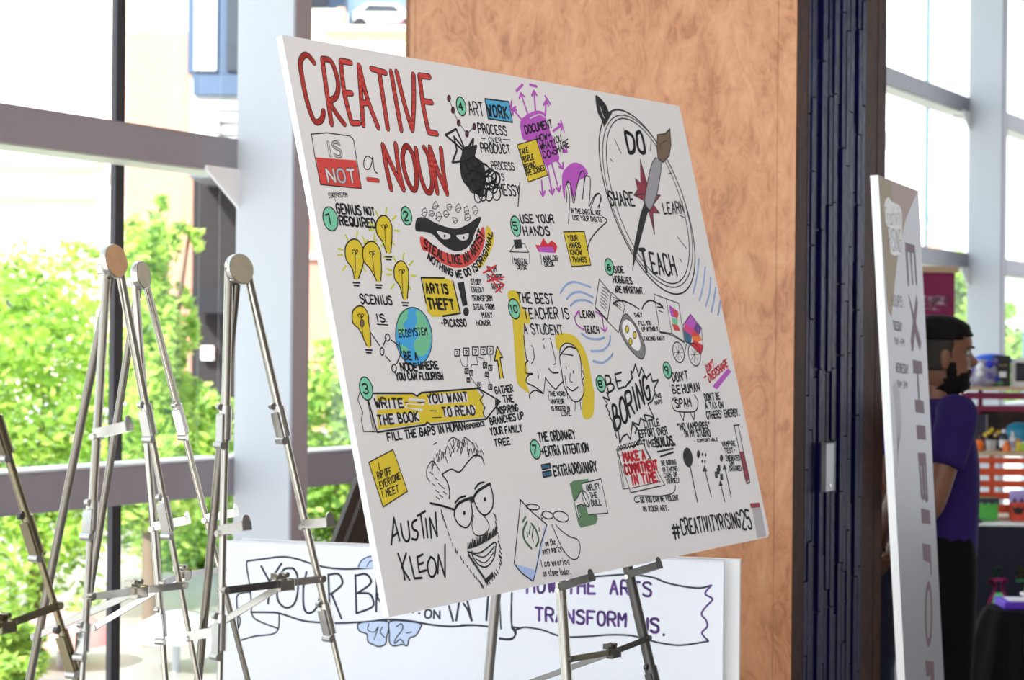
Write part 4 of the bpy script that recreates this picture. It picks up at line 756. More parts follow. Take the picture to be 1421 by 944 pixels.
    if brace:
        pl, hb, pr, rb = brace
        hubp = hit(hb[0], hb[1], pp-nh*.04 if False else pp, pn); nn = n
        bars = []
        if pl: bars.append(P['L'][4](pl))
        if pr: bars.append(P['R'][4](pr))
        if rb: bars.append(P['B'][4](rb) if not isinstance(rb, tuple) else hit(*rb, P['B'][2], P['B'][3]))
        for i, q in enumerate(bars):
            d = (hubp-q); l = d.length; dn = d.normalized(); sdv = nh if i < 2 else dh; upv = dn.cross(sdv).normalized(); sdv = upv.cross(dn).normalized()
            bm = B(); e0 = q+sdv*(R+.002 if i < 2 else 0); box(bm, (e0+hubp)/2, (.0025, (hubp-e0).length, .009), (sdv, (hubp-e0).normalized(), upv), .0006); bmobj('brace_bar', bm, (mats or {}).get('brace%d' % i, M_bright if mt is M_steel else mt), root)
            bm = B(); tube(bm, q-sdv*.004, q+sdv*(R+.005), .0052, 12); bmobj('brace_rivet', bm, mt, root, True)
        bm = B(); box(bm, hubp-Z*.002, (.026, .012, .015), (dh, nh, Z), .001); hb_ = bmobj('brace_hub', bm, mt, root)
        bm = B(); box(bm, hubp-dh*.004+Z*.010-nh*.008, (.020, .010, .008), (dh, nh, Z), .001); tube(bm, hubp-dh*.010+Z*.012-nh*.003, hubp-dh*.010+Z*.012+nh*.002, .004, 10); tube(bm, hubp+dh*.004+Z*.012-nh*.003, hubp+dh*.004+Z*.012+nh*.002, .004, 10)
        bmobj('hub_bracket', bm, mt, hb_)
    return root
easel('easel', 'bare metal easel with the tan head disc in front of the black window mullion', (161.5, 362, 2.6), 64, 9,
      {'L': ((149, 367), (114, 944)), 'R': ((166.5, 378), (275, 944)), 'B': ((157, 366), (41, 944))},
      {'L': [(697, 738), (866, 905)], 'R': [(562, 604), (690, 738)]}, [('L', 606, .055, .22), ('R', 886, .055, .2)], (828, (193, 820), 812, (48, 884)), .0062, disc=M_disc_tint, discr=.0245, mats={'B': M_champ})
easel('easel', 'bare metal easel with the narrow beige head disc, second from the mullion', (199.5, 381.5, 3.0), 73, 9,
      {'L': ((186, 375), (230, 944)), 'R': ((203, 396), (344, 944)), 'B': ((194, 385), (105, 944))},
      {'L': [(845, 884)], 'R': [(562, 602)]}, [('L', 734, .06, .2), ('R', 722, .055, .2)], (809, (256, 797), 790, (129, 872)), .0062, disc=M_disc_tint2, discr=.0235, mats={'B': M_champ})
easel('easel', 'bare metal easel standing before the white column and the banner poster', (335, 373, 2.62), 48, 10,
      {'L': ((318, 366), (305, 944)), 'R': ((344, 384), (475, 944)), 'B': ((329, 380), (275, 944))},
      {'L': [(565, 612), (854, 904)], 'R': [(564, 606), (838, 880)]}, [('L', 740, .05, .2), ('R', 731, .05, .12)], (819, (395, 810), 803, (282, 880)), .0064, disc=M_disc_tint2, discr=.0225, mats={'brace0': M_dark, 'B': M_champ})
easel('easel', 'olive tarnished easel leg cut off by the left edge', (-78, 345, 2.35), 60, 10,
      {'L': ((-84, 355), (-150, 944)), 'R': ((-74, 360), (108, 944)), 'B': ((-82, 352), (-215, 944))},
      {'R': [(578, 630), (716, 768), (874, 930)]}, [('L', 776, .05, .2)], (860, (8, 868), 840, None), .0068, mt=M_steel_d, disc=M_disc_tint2, discr=.023)
# the easel that carries the poster board: its front plane lies just behind the board
easel('easel', 'dark steel easel carrying the large note covered poster board', (742, 240, 3.3), 53.7, 11,
      {'L': ((743, 262), (787, 950)), 'R': ((752, 262), (908, 950)), 'B': ((740, 262), (677, 950))},
      {'R': [(925, 1010)], 'L': [(1010, 1080)]}, [('L', 818, .066, .34), ('R', 800, .066, .34)], (914, (852, 905), 885, (660, 975)), .0095, mt=M_dark, disc=M_disc_tint2, discr=.02,
      plane=(PB[0]-N1*(T1+.0135), N1), mats={'L': M_steel, 'B': mat('grey_steel', (.30, .29, .28), .25, 1), 'brace2': mat('grey_steel', (.30, .29, .28), .25, 1), 'brace0': M_steel_d})
# ------------------------------------------------------------------ people
def skin(name, pts, edges, rad, m, parent, sub=2, root=0):
    me = bpy.data.meshes.new(name); me.from_pydata([tuple(p) for p in pts], edges, []); o = new(name, me, parent); me.materials.append(m)
    md = o.modifiers.new('skin', 'SKIN'); md.use_smooth_shade = True
    sv = me.skin_vertices[0].data if me.skin_vertices else None
    if sv is None:
        bpy.context.view_layer.objects.active = o; sv = me.skin_vertices[0].data
    for i, r in enumerate(rad):
        sv[i].radius = r if isinstance(r, tuple) else (r, r); sv[i].use_root = (i == root)
    s = o.modifiers.new('sub', 'SUBSURF'); s.levels = sub; s.render_levels = sub
    return o
M_skin = mat('warm_brown_skin', srgb(116, 76, 56), .5, 0, .08, 20); M_hair = mat('black_hair', (.006, .005, .005), .75, 0, 0, 8, .6, 90)
M_shirt = mat('purple_cotton', srgb(44, 28, 88), .85, 0, .15, 6, .3, 12); M_pants = mat('black_trouser', (.0022, .002, .003), .8, 0, 0, 6, .4, 8)
M_jean = mat('navy_denim', srgb(38, 46, 70), .8, 0, .3, 12); M_skin2 = mat('tan_skin', srgb(190, 140, 120), .5, 0, .1, 20)
for m_ in (M_pants, M_hair, M_shirt): m_.node_tree.nodes['Principled BSDF'].inputs['Specular IOR Level'].default_value = .12
def chain(n, a=0): return [(a+i, a+i+1) for i in range(n-1)]
def hand(base, fwd, across, pal, m, parent, curl=.6, s=1.0):
    """base wrist, fwd direction of the fingers, across towards the thumb side, pal palm normal (fingers curl to it)"""
    f, c, n = fwd.normalized(), across.normalized(), pal.normalized(); pts = [base, base+f*.035*s, base+f*.075*s]; ed = [(0, 1), (1, 2)]; rd = [(.022*s, .017*s), (.034*s, .014*s), (.036*s, .013*s)]
    o = skin('hand', pts, ed, rd, m, parent)
    for i, (w_, ln) in enumerate(((.028, .070), (.010, .080), (-.009, .075), (-.027, .058))):
        b = base+f*.080*s+c*w_*s; q = [b-f*.02*s, b]; d = f.copy(); a = 0
        for k, fr_ in enumerate((.45, .32, .25)):
            a += curl*(.6 if k == 0 else 1); d = f*math.cos(a)+n*math.sin(a); q.append(q[-1]+d*ln*fr_*s)
        skin('finger', q, chain(len(q)), [.009*s, .0092*s, .0085*s, .0078*s, .0068*s], m, o)
    b = base+f*.025*s+c*.025*s; q = [b-c*.01*s, b+c*.012*s+f*.012*s, b+c*.022*s+f*.038*s+n*.012*s, b+c*.016*s+f*.062*s+n*.026*s]
    skin('thumb', q, chain(4), [.012*s, .012*s, .0098*s, .008*s], m, o)
    return o
def head(c, m, parent, s=1.0, beard=True):
    """head facing +X, c = centre between the ears; profile rows (z, front x, back x, half width, nose)"""
    rows = [(-.135, .030, -.055, .050, 0), (-.118, .072, -.060, .050, 0), (-.108, .088, -.066, .056, .002), (-.092, .092, -.072, .060, .006), (-.078, .086, -.078, .063, .004), (-.068, .092, -.082, .065, .008), (-.060, .089, -.084, .066, .003), (-.052, .094, -.088, .067, .008), (-.040, .090, -.092, .069, .010), (-.032, .092, -.095, .070, .024), (-.022, .092, -.098, .071, .031), (-.008, .090, -.100, .072, .022), (.006, .088, -.102, .073, .013), (.018, .092, -.103, .074, .006), (.030, .100, -.104, .075, 0), (.045, .100, -.104, .076, 0), (.065, .095, -.103, .075, 0), (.085, .082, -.098, .071, 0), (.102, .060, -.086, .060, 0), (.114, .032, -.060, .042, 0), (.120, .0, -.022, .016, 0)]
    fine = []
    for i in range(len(rows)-1):
        a_, b_ = rows[i], rows[i+1]
        for k in range(3): fine.append(tuple(a_[j]+(b_[j]-a_[j])*k/3 for j in range(5)))
    fine.append(rows[-1]); rows = fine
    bm = B(); R = []; n = 64
    for z, fx, bx, hw, ns in rows:
        ring = []
        for i in range(n):
            a = 2*math.pi*i/n; cs, sn = math.cos(a), math.sin(a); mx_ = (fx+bx)/2; rx = (fx-bx)/2
            e = .85; x = mx_+rx*math.copysign(abs(cs)**e, cs); y = hw*math.copysign(abs(sn)**.9, sn)
            da = (a+math.pi) % (2*math.pi)-math.pi; x += ns*math.exp(-(da/.17)**2)
            if -.006 < z < .022: x -= .010*math.exp(-((abs(da)-.42)/.16)**2)
            ring.append(bm.verts.new(c+Vector((x, y, z))*s))
        R.append(ring)
    for a, b in zip(R, R[1:]):
        for i in range(n): bm.faces.new((a[i], a[(i+1) % n], b[(i+1) % n], b[i]))
    bm.faces.new(R[0][::-1]); bm.faces.new(R[-1]); hd = bmobj('head', bm, m, parent, True)
    # hair cap and beard: shells offset from the same profile
    def shell(name, inside, off, mm):
        bm = B(); R = []; 
        for z, fx, bx, hw, ns in rows:
            ring = []
            for i in range(n):
                a = 2*math.pi*i/n; cs, sn = math.cos(a), math.sin(a); mx_ = (fx+bx)/2; rx = (fx-bx)/2+off; hh = hw+off
                x = mx_+rx*math.copysign(abs(cs)**.85, cs); y = hh*math.copysign(abs(sn)**.9, sn); zz = z+(off*1.3 if z > .08 else 0)
                ring.append(bm.verts.new(c+Vector((x, y, zz))*s))
            R.append(ring)
        for j, (a, b) in enumerate(zip(R, R[1:])):
            for i in range(n):
                am = 2*math.pi*(i+.5)/n; da = abs((am+math.pi) % (2*math.pi)-math.pi)
                if inside((rows[j][0]+rows[j+1][0])/2, da): bm.faces.new((a[i], a[(i+1) % n], b[(i+1) % n], b[i]))
        if off > .008: bm.faces.new(R[-1])
        bmesh.ops.delete(bm, geom=[v for v in bm.verts if not v.link_faces], context='VERTS')
        o = bmobj(name, bm, mm, hd, True); sd = o.modifiers.new('thick', 'SOLIDIFY'); sd.thickness = off*.9; sd.offset = -1; return o
    shell('hair', lambda z, da: z > .066 or (z > .052 and da > 1.1), .009, M_hair)
    shell('short_side_hair', lambda z, da: z <= .056 and z > -.05 and da > 1.35+max(0, -z)*8, .002, mat('cropped_hair', (.02, .016, .014), .8))
    if beard: shell('beard', lambda z, da: (z < -.074 and da < 1.7) or (-.02 > z and 1.25 < da < 1.55 and z > -.08) or (-.056 < z < -.044 and da < .55) or (z < -.056 and .42 < da < 1.0+(-.056-z)*20), .005, M_hair)
    for sy in (-1, 1):
        bm = B(); e = c+Vector((-.004, sy*.076, -.012))*s
        lathe(bm, e, [(.004, .030), (.014, .024), (.017, .008), (.014, -.012), (.008, -.028), (.003, -.032)], 12, (Vector((1, 0, 0)), Vector((0, .35, 0)), Z)); bmobj('ear', bm, m, hd, True)
        e = c+Vector((.079, sy*.031, .008))*s; bm = B(); bmesh.ops.create_uvsphere(bm, u_segments=12, v_segments=8, radius=.012, matrix=Matrix.Translation(e)); ey = bmobj('eye', bm, mat('eye_white', (.28, .26, .25), .3), hd, True)
        bm = B(); bmesh.ops.create_uvsphere(bm, u_segments=10, v_segments=6, radius=.0058, matrix=Matrix.Translation(e+Vector((.0075, 0, 0)))); bmobj('iris', bm, M_hair, ey, True)
        bm = B(); box(bm, c+Vector((.093, sy*.033, .026))*s, (.008, .040, .008), None, .002); bmobj('eyebrow', bm, M_hair, hd, True)
    bm = B(); box(bm, c+Vector((.0945, 0, -.060))*s, (.012, .040, .012), None, .005); bmobj('lips', bm, mat('lips', srgb(120, 72, 62), .5), hd, True)
    return hd

def person(name, label, px, Y, hz, m, pants, skinm, arm, beard=True, sc_=1.0):
    g = at(px, 944, Y); X0, Y0 = g.x, g.y; r = thing(name, label, 'person', (X0, Y0, 0)); V = lambda x, y, z: Vector((X0+x, Y0+y, z*sc_))
    # continuous body: pelvis root, spine, neck, arms, legs
    pts = [V(0, 0, .90), V(.01, 0, 1.05), V(.0, 0, 1.22), V(-.015, 0, 1.36), V(-.01, 0, 1.44), V(.0, 0, 1.49)]
    ed = chain(6); rd = [(.09, .09), (.09, .09), (.10, .10), (.09, .09), (.055, .055), (.05, .05)]
    def add(seq, frm, rads):
        i0 = len(pts); pts.extend(seq); rd.extend(rads); ed.append((frm, i0)); ed.extend(chain(len(seq), i0))
    for sy in (-1, 1): add([V(.0, sy*.095, .84), V(.03+.02*sy, sy*.11, .48), V(-.01+.08*sy, sy*.12, .10), V(.06+.08*sy, sy*.13, .045), V(.15+.08*sy, sy*.14, .03)], 0, [(.09, .09), (.062, .062), (.045, .045), (.042, .038), (.03, .036)])
    skin('body', pts, ed, rd, skinm, r, 2)
    # shirt, trousers as clothing shells
    pts2 = [V(.005, 0, .87), V(.005, 0, .92), V(.012, 0, 1.05), V(.008, 0, 1.20), V(-.012, 0, 1.35), V(-.01, 0, 1.42)]
    o = skin('t_shirt', pts2, chain(6), [(.127, .16), (.127, .17), (.125, .16), (.135, .175), (.118, .18), (.07, .09)], m, r)
    for sy in (-1, 1):
        leg = [V(0, sy*.07, 1.02), V(0, sy*.08, .93), V(.005, sy*.095, .80), V(.03+.02*sy, sy*.11, .48), V(-.01+.08*sy, sy*.12, .10)]
        skin('trouser_leg', leg, chain(5), [(.10, .075), (.118, .092), (.108, .105), (.082, .082), (.07, .07)], pants, r)
        bm = B(); f = V(.07+.08*sy, sy*.13, .0); box(bm, Vector((f.x, f.y, .035)), (.27, .10, .07), None, .025); bmobj('shoe', bm, mat('black_shoe', (.01, .01, .01), .5), r, True)
        sh = V(.02, sy*.195, 1.37); el, wr = arm(V, sy)
        mid = sh+(el-sh)*.5
        skin('sleeve', [V(.01, sy*.13, 1.39), sh, mid, sh+(el-sh)*.62], chain(4), [(.07, .06), (.072, .068), (.066, .062), (.066, .064)], m, o)
        skin('arm', [sh, mid, el, el+(wr-el)*.35, wr], chain(5), [.045, .045, .040, .038, (.027, .022)], skinm, r)
        hand(wr, (wr-el).normalized()+Vector((0, -.1*sy, -.2)), Vector((1, 0, .2)) if sy > 0 else Vector((1, 0, .4)), Vector((0, -sy, 0)), skinm, r, .55)
    skin('neck', [V(-.012, 0, 1.36), V(.0, 0, 1.44), V(.0, 0, 1.51)], chain(3), [(.065, .07), (.056, .056), (.056, .056)], skinm, r)
    head(V(.008, 0, 1.542), skinm, r, .97, beard)
    return r, V
# arms folded back, hands joined behind
def arm1(V, sy): return V(-.07, sy*.25, 1.09), V(-.17, sy*.09, .92)
pr1, V1_ = person('person', 'bearded person in purple T-shirt and black trousers seen in profile beyond the sign', 1298, 5.85, 0, M_shirt, M_pants, M_skin, arm1)
def arm2(V, sy): return V(.0, sy*.27, 1.08), V(.13, sy*.05, .86)
pr2, V2_ = person('person', 'person in printed purple T-shirt and blue jeans with clasped hands, mostly hidden by the column', 1200, 6.45, 0, mat('violet_cotton', srgb(84, 60, 170), .85), M_jean, M_skin2, arm2, False)
bm = B(); arc = []
for z in (1.12, 1.20, 1.28, 1.36): arc.append([bm.verts.new(V2_(.148*math.cos(a)+.004, .190*math.sin(a), z)) for a in [-1.7+.2*k for k in range(9)]])
for a, b in zip(arc, arc[1:]):
    for i in range(8): bm.faces.new((a[i], a[i+1], b[i+1], b[i]))
o = bmobj('shirt_print', bm, mat('pale_grey_print', srgb(176, 180, 184), .8, 0, .5, 14), pr2, True); sd = o.modifiers.new('t', 'SOLIDIFY'); sd.thickness = .003
bm = B(); q = V2_(.115, -.075, .885); lathe(bm, q, [(.030, -.006), (.032, 0), (.030, .006)], 16, (Vector((0, 1, 0)), Z, Vector((1, 0, -.3)).normalized())); tag(bmobj('bracelet', bm, M_bright), 'silver bracelet on the wrist of the person beside the column', 'bracelet')
# ------------------------------------------------------------------ vendor table with cloth
TY = 8.45; t0 = at(1322, 731, TY); TZ = t0.z; x0 = t0.x; x1 = x0+1.9; TD = .75
tb = thing('table', 'long table under a charcoal cloth with neon flask print at the right', 'table', ((x0+x1)/2, TY+TD/2, 0))
M_wh = mat('white_laminate', (.8, .8, .8), .5); M_cloth = mat('charcoal_cloth', srgb(44, 45, 56), .85, 0, .12, 4, .3, 6)
bm = B(); box(bm, ((x0+x1)/2, TY+TD/2, TZ-.022), (x1-x0-.02, TD-.02, .03), None, .004); bmobj('table_top', bm, M_wh, tb)
for sx in (x0+.08, x1-.08):
    for sy in (TY+.08, TY+TD-.08): bm = B(); tube(bm, (sx, sy, 0), (sx, sy, TZ-.035), .015, 10); bmobj('leg', bm, M_dark, tb, True)
bm = B(); pr = []
N_ = 60
for j, z in enumerate((TZ+.002, TZ-.004, .01)):
    ring = []
    for i in range(N_+1):
        x = x0+(x1-x0)*i/N_; ring.append(bm.verts.new((x, TY-.006-(.012+.010*math.sin(i*.9))*(j == 2), z)))
    pr.append(ring)
back = [bm.verts.new((x0+(x1-x0)*i/N_, TY+TD, TZ+.002)) for i in range(N_+1)]
for a, b in list(zip(pr, pr[1:]))+[(back, pr[0])]:
    for i in range(N_): bm.faces.new((a[i], a[i+1], b[i+1], b[i]))
tc_ = bmobj('tablecloth', bm, M_cloth, None, True); tag(tc_, 'charcoal cloth with a pink neon flask draped over the long table', 'tablecloth')
dp = Vector((x0, TY-.034, 0)); D = Draw(tc_, dp, Vector((1, 0, 0)), Z, Vector((0, -1, 0)), .002)
def neon(name, c):
    INK[name] = mat('neon_print_'+name, srgb(*c), .6)
neon('npink', (240, 70, 160)); neon('ngreen', (110, 220, 150)); neon('nyellow', (225, 215, 120))
D.frame(1290, 700, 3.87); D.begin('flask_print')
fl = [(330, 408), (405, 406), (405, 420), (392, 425), (392, 465), (425, 535), (418, 552), (325, 552), (314, 540), (348, 465), (348, 425), (330, 420)]
D.fill([(350, 475), (392, 475), (412, 535), (332, 538)], 'ngreen'); D.st(fl, 3.2, 'npink', closed=True)
for x, y, r in ((371, 353, 13), (357, 377, 9)): D.ell(x, y, r, r, None, 'ngreen', 2.0)
for x, y, r in ((481, 345, 10), (502, 366, 12), (480, 390, 10)): D.ell(x, y, r, r, None, 'nyellow', 2.0)
D.begin('flask_print'); D.st([(470, 410), (520, 410), (520, 425), (515, 470), (545, 540), (450, 550)], 2.6, 'ngreen'); D.end()
# white paper on the table
bm = B(); a = at(1345, 729, TY+.02); pts = [(a.x, TY+.02), (a.x+.35, TY+.0), (x1-.3, TY+.01), (x1-.3, TY+.2), (a.x+.1, TY+.24), (a.x-.05, TY+.15)]
prism(bm, [Vector((x, y, TZ+.003)) for x, y in pts], Z*.006); tag(bmobj('paper_runner', bm, mat('white_paper', (.9, .9, .9), .6, 0, 0, 8, .4, 15)), 'crumpled white paper spread over the charcoal table', 'paper')
bm = B(); random.seed(4)
for k in range(6): box(bm, at(1336+k*4, 727, TY+.1)+Vector((0, 0, .01+.006*(k % 2))), (.035, .06, .02), None, .006)
tag(bmobj('dark_pouch', bm, mat('grey_purple_pouch', srgb(70, 62, 84), .7)), 'small heap of dark grey pouches at the left end of the table', 'pouch')['kind'] = 'stuff'
# crate shelf on the table
SY = TY+.30; sl = at(1334, 600, SY); sx0 = sl.x; sx1 = sx0+1.15; SDp = .26
M_or = mat('orange_slat', srgb(226, 84, 42), .5, 0, .12, 6); M_mg = mat('maroon_slat', srgb(122, 20, 60), .5); M_pine = mat('pine_board', srgb(214, 184, 148), .5, 0, .15, 5)
cs_ = thing('crate_shelf', 'two tier crate shelf with maroon rail and orange slats on the table', 'shelf', ((sx0+sx1)/2, SY, TZ+.003))
zf = lambda y: at(1380, y, SY).z
ztop, zmid = zf(541), zf(629)
def slab(nm, z0, z1, m, xa=sx0, xb=sx1, y=SY, d=.012): bm = B(); box(bm, ((xa+xb)/2, y, (z0+z1)/2), (xb-xa, d, abs(z1-z0)), None, .002); return bmobj(nm, bm, m, cs_)
slab('top_board', ztop-.004, ztop+.012, M_pine, y=SY+SDp/2, d=SDp+.02); slab('middle_board', zmid-.014, zmid+.006, M_pine, y=SY+SDp/2, d=SDp+.02); slab('bottom_board', TZ+.003, TZ+.018, M_pine, y=SY+SDp/2, d=SDp)
for a, b in ((545, 554), (563, 571)): slab('maroon_slat', zf(b), zf(a), M_mg)
xm = at(1378, 600, SY).x
for a, b in ((635, 643), (650, 660), (667, 676), (683, 693), (700, 712)): slab('orange_slat', zf(b), zf(a), M_or)
for xx in (sx0+.01, xm, sx1-.01):
    slab('post', TZ+.018, zmid-.014, M_or if xx == xm else M_pine, xx-.012, xx+.012, SY+.014, .016); slab('post', zmid+.006, ztop-.004, M_pine if xx != xm else M_mg, xx-.01, xx+.01, SY+SDp-.02, .016)
slab('back_panel', zmid+.006, zf(572), mat('black_display_back', (.02, .016, .02), .6, 0, 0, 8, 0, 8, col2=(.10, .05, .03)), y=SY+SDp, d=.01)
def tp(px, y, dy=0): return at(px, y, SY+dy)
# top shelf things
c = tp(1364, 540, .12); c.z = ztop+.012; bg_ = thing('treat_bag', 'clear bag of purple and white trinkets under a blue lid on the top shelf', 'bag', c)
bm = B(); lathe(bm, c, [(.055, 0), (.075, .02), (.078, .06), (.07, .10), (.066, .13)], 18); bmobj('bag_body', bm, mat('cloudy_plastic', srgb(176, 172, 200), .3, 0, .6, 26), bg_, True)
for k in range(9):
    a = k*.7; bm = B(); bmesh.ops.create_icosphere(bm, subdivisions=1, radius=.022, matrix=Matrix.Translation(c+Vector((.06*math.cos(a), -.06*abs(math.sin(a))-.01, .03+.011*k)))); bmobj('trinket', bm, [mat('white_trinket', (.8, .8, .82), .4), mat('blue_trinket', srgb(30, 50, 200), .4), mat('violet_trinket', srgb(90, 80, 150), .4)][k % 3], bg_, True)
lc = tp(1377, 503, .14); bm = B(); lathe(bm, lc, [(.105, 0), (.115, .008), (.10, .018), (.06, .036), (.02, .042)], 20, (Vector((1, 0, 0)), Vector((0, .5, 0)), Z)); bmobj('blue_lid', bm, mat('bright_blue_plastic', srgb(20, 90, 215), .35), bg_, True)
bm = B(); bc = tp(1390, 520, .08); box(bm, Vector((bc.x, bc.y, ztop+.012+.076)), (.082, .018, .15), None, .003); bk = tag(bmobj('dark_book', bm, mat('black_cover', (.02, .022, .02), .4)), 'upright black book with green figures and a white sticker on the top shelf', 'book')
D = Draw(bk, Vector((bc.x, bc.y-.0095, 0)), Vector((1, 0, 0)), Z, Vector((0, -1, 0)), .001); D.frame(1330, 480, 5.9); D.begin('cover_print'); D.fill([(333, 212), (390, 212), (392, 258), (333, 258)], 'paper'); D.fill([(300, 300), (330, 275), (365, 300), (350, 325), (310, 320)], 'green', True); D.st([(300, 160), (395, 160)], 1.5, 'ochre'); D.end()
fc = tp(1417, 524, .1); pf = thing('picture_frame', 'white framed dark picture standing at the right end of the top shelf', 'picture frame', Vector((fc.x, fc.y, ztop+.012)))
bm = B(); box(bm, Vector((fc.x, fc.y, ztop+.012+.068)), (.09, .016, .136), None, .002); bmobj('frame', bm, M_wh, pf); bm = B(); box(bm, Vector((fc.x+.002, fc.y-.009, ztop+.012+.072)), (.062, .002, .09)); bmobj('picture', bm, mat('dark_picture', (.03, .03, .05), .4, 0, .5, 20), pf)
# middle shelf things
zm = zmid+.006
def bottle(px, h, r, body, cap, lab, dy=.06, label=None, name='bottle'):
    p = tp(px, 600, dy); p = Vector((p.x, p.y, zm)); t_ = thing(name, lab, 'bottle', p, 'bottles on the middle shelf')
    bm = B(); lathe(bm, p, [(r, 0), (r, h*.62), (r*.9, h*.7), (r*.42, h*.78), (r*.42, h*.84)], 16); bmobj('bottle_body', bm, body, t_, True)
    bm = B(); lathe(bm, p+Z*h*.84, [(r*.5, 0), (r*.5, h*.10), (r*.25, h*.16)], 12); bmobj('cap', bm, cap, t_, True)
    if label: bm = B(); lathe(bm, p+Z*h*.18, [(r*1.03, 0), (r*1.03, h*.34)], 16); bmobj('paper_label', bm, label, t_, True)
mw, mo, my, mc_, mb = mat('white_plastic', (.8, .8, .82), .4), mat('orange_plastic', srgb(240, 120, 40), .4), mat('yellow_plastic', srgb(235, 205, 60), .4), mat('cyan_plastic', srgb(40, 150, 190), .4), mat('dark_plastic', (.03, .03, .06), .3)
bottle(1393, .105, .021, mb, mw, 'dark bottle with white cap and label on the middle shelf', label=mw); bottle(1405, .095, .017, mw, mw, 'white bottle right of the dark one on the middle shelf', label=mat('pale_violet_label', srgb(180, 170, 205), .5))
bottle(1397, .048, .019, mo, mo, 'short orange jar in front of the dark bottle', .0+.02); bottle(1414, .06, .016, my, mo, 'yellow bottle with orange cap at the right end of the middle shelf', .05)
bottle(1421, .05, .018, mat('lime_plastic', srgb(160, 190, 60), .4), mw, 'lime green jar at the frame edge of the middle shelf', .03)
c = tp(1415, 600, .17); bm = B(); lathe(bm, Vector((c.x, c.y, zm)), [(.075, 0), (.082, .05), (.075, .09), (.055, .12), (.02, .135)], 20, (Vector((1, 0, 0)), Vector((0, .6, 0)), Z)); tag(bmobj('cyan_bucket', bm, mc_, None, True), 'round cyan domed tub behind the bottles', 'tub')
c = tp(1358, 610, .05); pk = thing('pumpkin', 'small orange ornamental pumpkin on the middle shelf by the purple sleeve', 'pumpkin', Vector((c.x, c.y, zm)))
for k in range(8):
    a = k*math.pi/4; bm = B(); bmesh.ops.create_uvsphere(bm, u_segments=8, v_segments=8, radius=1, matrix=Matrix.Translation(Vector((c.x+.013*math.cos(a), c.y+.013*math.sin(a), zm+.027)))@Matrix.Diagonal((.014, .014, .027, 1))); bmobj('pumpkin_rib', bm, mat('pumpkin_skin', srgb(238, 112, 30), .5), pk, True)
bm = B(); tube(bm, (c.x, c.y, zm+.05), (c.x+.004, c.y, zm+.075), .005, 8, .003); bmobj('stem', bm, mat('brown_stem', srgb(120, 90, 50), .7), pk, True)
c = tp(1376, 600, .12); pc = thing('yellow_flower', 'yellow blossoms in a clear cup on the middle shelf', 'flowers', Vector((c.x, c.y, zm)))
bm = B(); lathe(bm, Vector((c.x, c.y, zm)), [(.022, 0), (.030, .05)], 14); bmobj('cup', bm, mat('frosted_cup', (.6, .6, .62), .3), pc, True)
for k in range(5): bm = B(); bmesh.ops.create_icosphere(bm, subdivisions=1, radius=.012, matrix=Matrix.Translation(Vector((c.x-.03+.016*k, c.y-.01*(k % 2), zm+.075+.012*(k % 3))))); bmobj('blossom', bm, my if k != 3 else mat('beige_blossom', srgb(214, 180, 140), .6), pc, True)
c = tp(1352, 592, .16); fr2 = thing('black_frame', 'black framed picture standing behind the pumpkin', 'picture frame', Vector((c.x, c.y, zm))); bm = B(); box(bm, Vector((c.x, c.y, zm+.085)), (.12, .012, .17), None, .002); bmobj('picture', bm, mb, fr2); 
for dx in (-.058, .058): bm = B(); box(bm, Vector((c.x+dx, c.y-.008, zm+.085)), (.006, .006, .17)); bmobj('frame_rail', bm, mat('pewter', (.3, .28, .26), .4), fr2)
# bottom: boxes in front of the slats
c = at(1361, 716, SY-.10); gb = thing('green_box', 'bright green lunch box with black zigzag rim in front of the orange slats', 'box', Vector((c.x, c.y, TZ+.003)))
bm = B(); box(bm, Vector((c.x, c.y, TZ+.010+.056)), (.15, .07, .106), None, .012); bmobj('box_body', bm, mat('green_tin', srgb(84, 178, 72), .4), gb, True)
bm = B(); zt = TZ+.118; n_ = 9; pts = [Vector((c.x-.077, c.y-.037, zt))]+[Vector((c.x+.077, c.y-.037, zt))]+[Vector((c.x+.077-.154*k/n_, c.y-.037, zt-(.018 if k % 2 else .030))) for k in range(n_+1)]; prism(bm, pts, Vector((0, .075, 0))); bmobj('zigzag_rim', bm, mb, gb)
c = at(1415, 716, SY-.10); pb_ = thing('pumpkin_bag', 'orange pumpkin patterned bag with lilac top beside the green box', 'bag', Vector((c.x, c.y, TZ+.003)))
bm = B(); box(bm, Vector((c.x, c.y, TZ+.010+.045)), (.09, .06, .09), None, .008); bb = bmobj('bag_body', bm, mat('red_orange_bag', srgb(205, 62, 36), .5), pb_, True); bm = B(); box(bm, Vector((c.x, c.y, TZ+.003+.12)), (.09, .05, .06), None, .008); bmobj('bag_top', bm, mat('lilac_bag', srgb(168, 150, 210), .5), pb_, True)
D = Draw(bb, Vector((c.x, c.y-.031, 0)), Vector((1, 0, 0)), Z, Vector((0, -1, 0)), .001); D.begin('carved_face'); D.fill([(1405, 697), (1411, 697), (1408, 690)], 'black'); D.fill([(1415, 697), (1421, 697), (1418, 690)], 'black'); D.fill([(1403, 702), (1408, 706), (1413, 703), (1418, 706), (1423, 702), (1418, 714), (1408, 714)], 'black'); D.end()
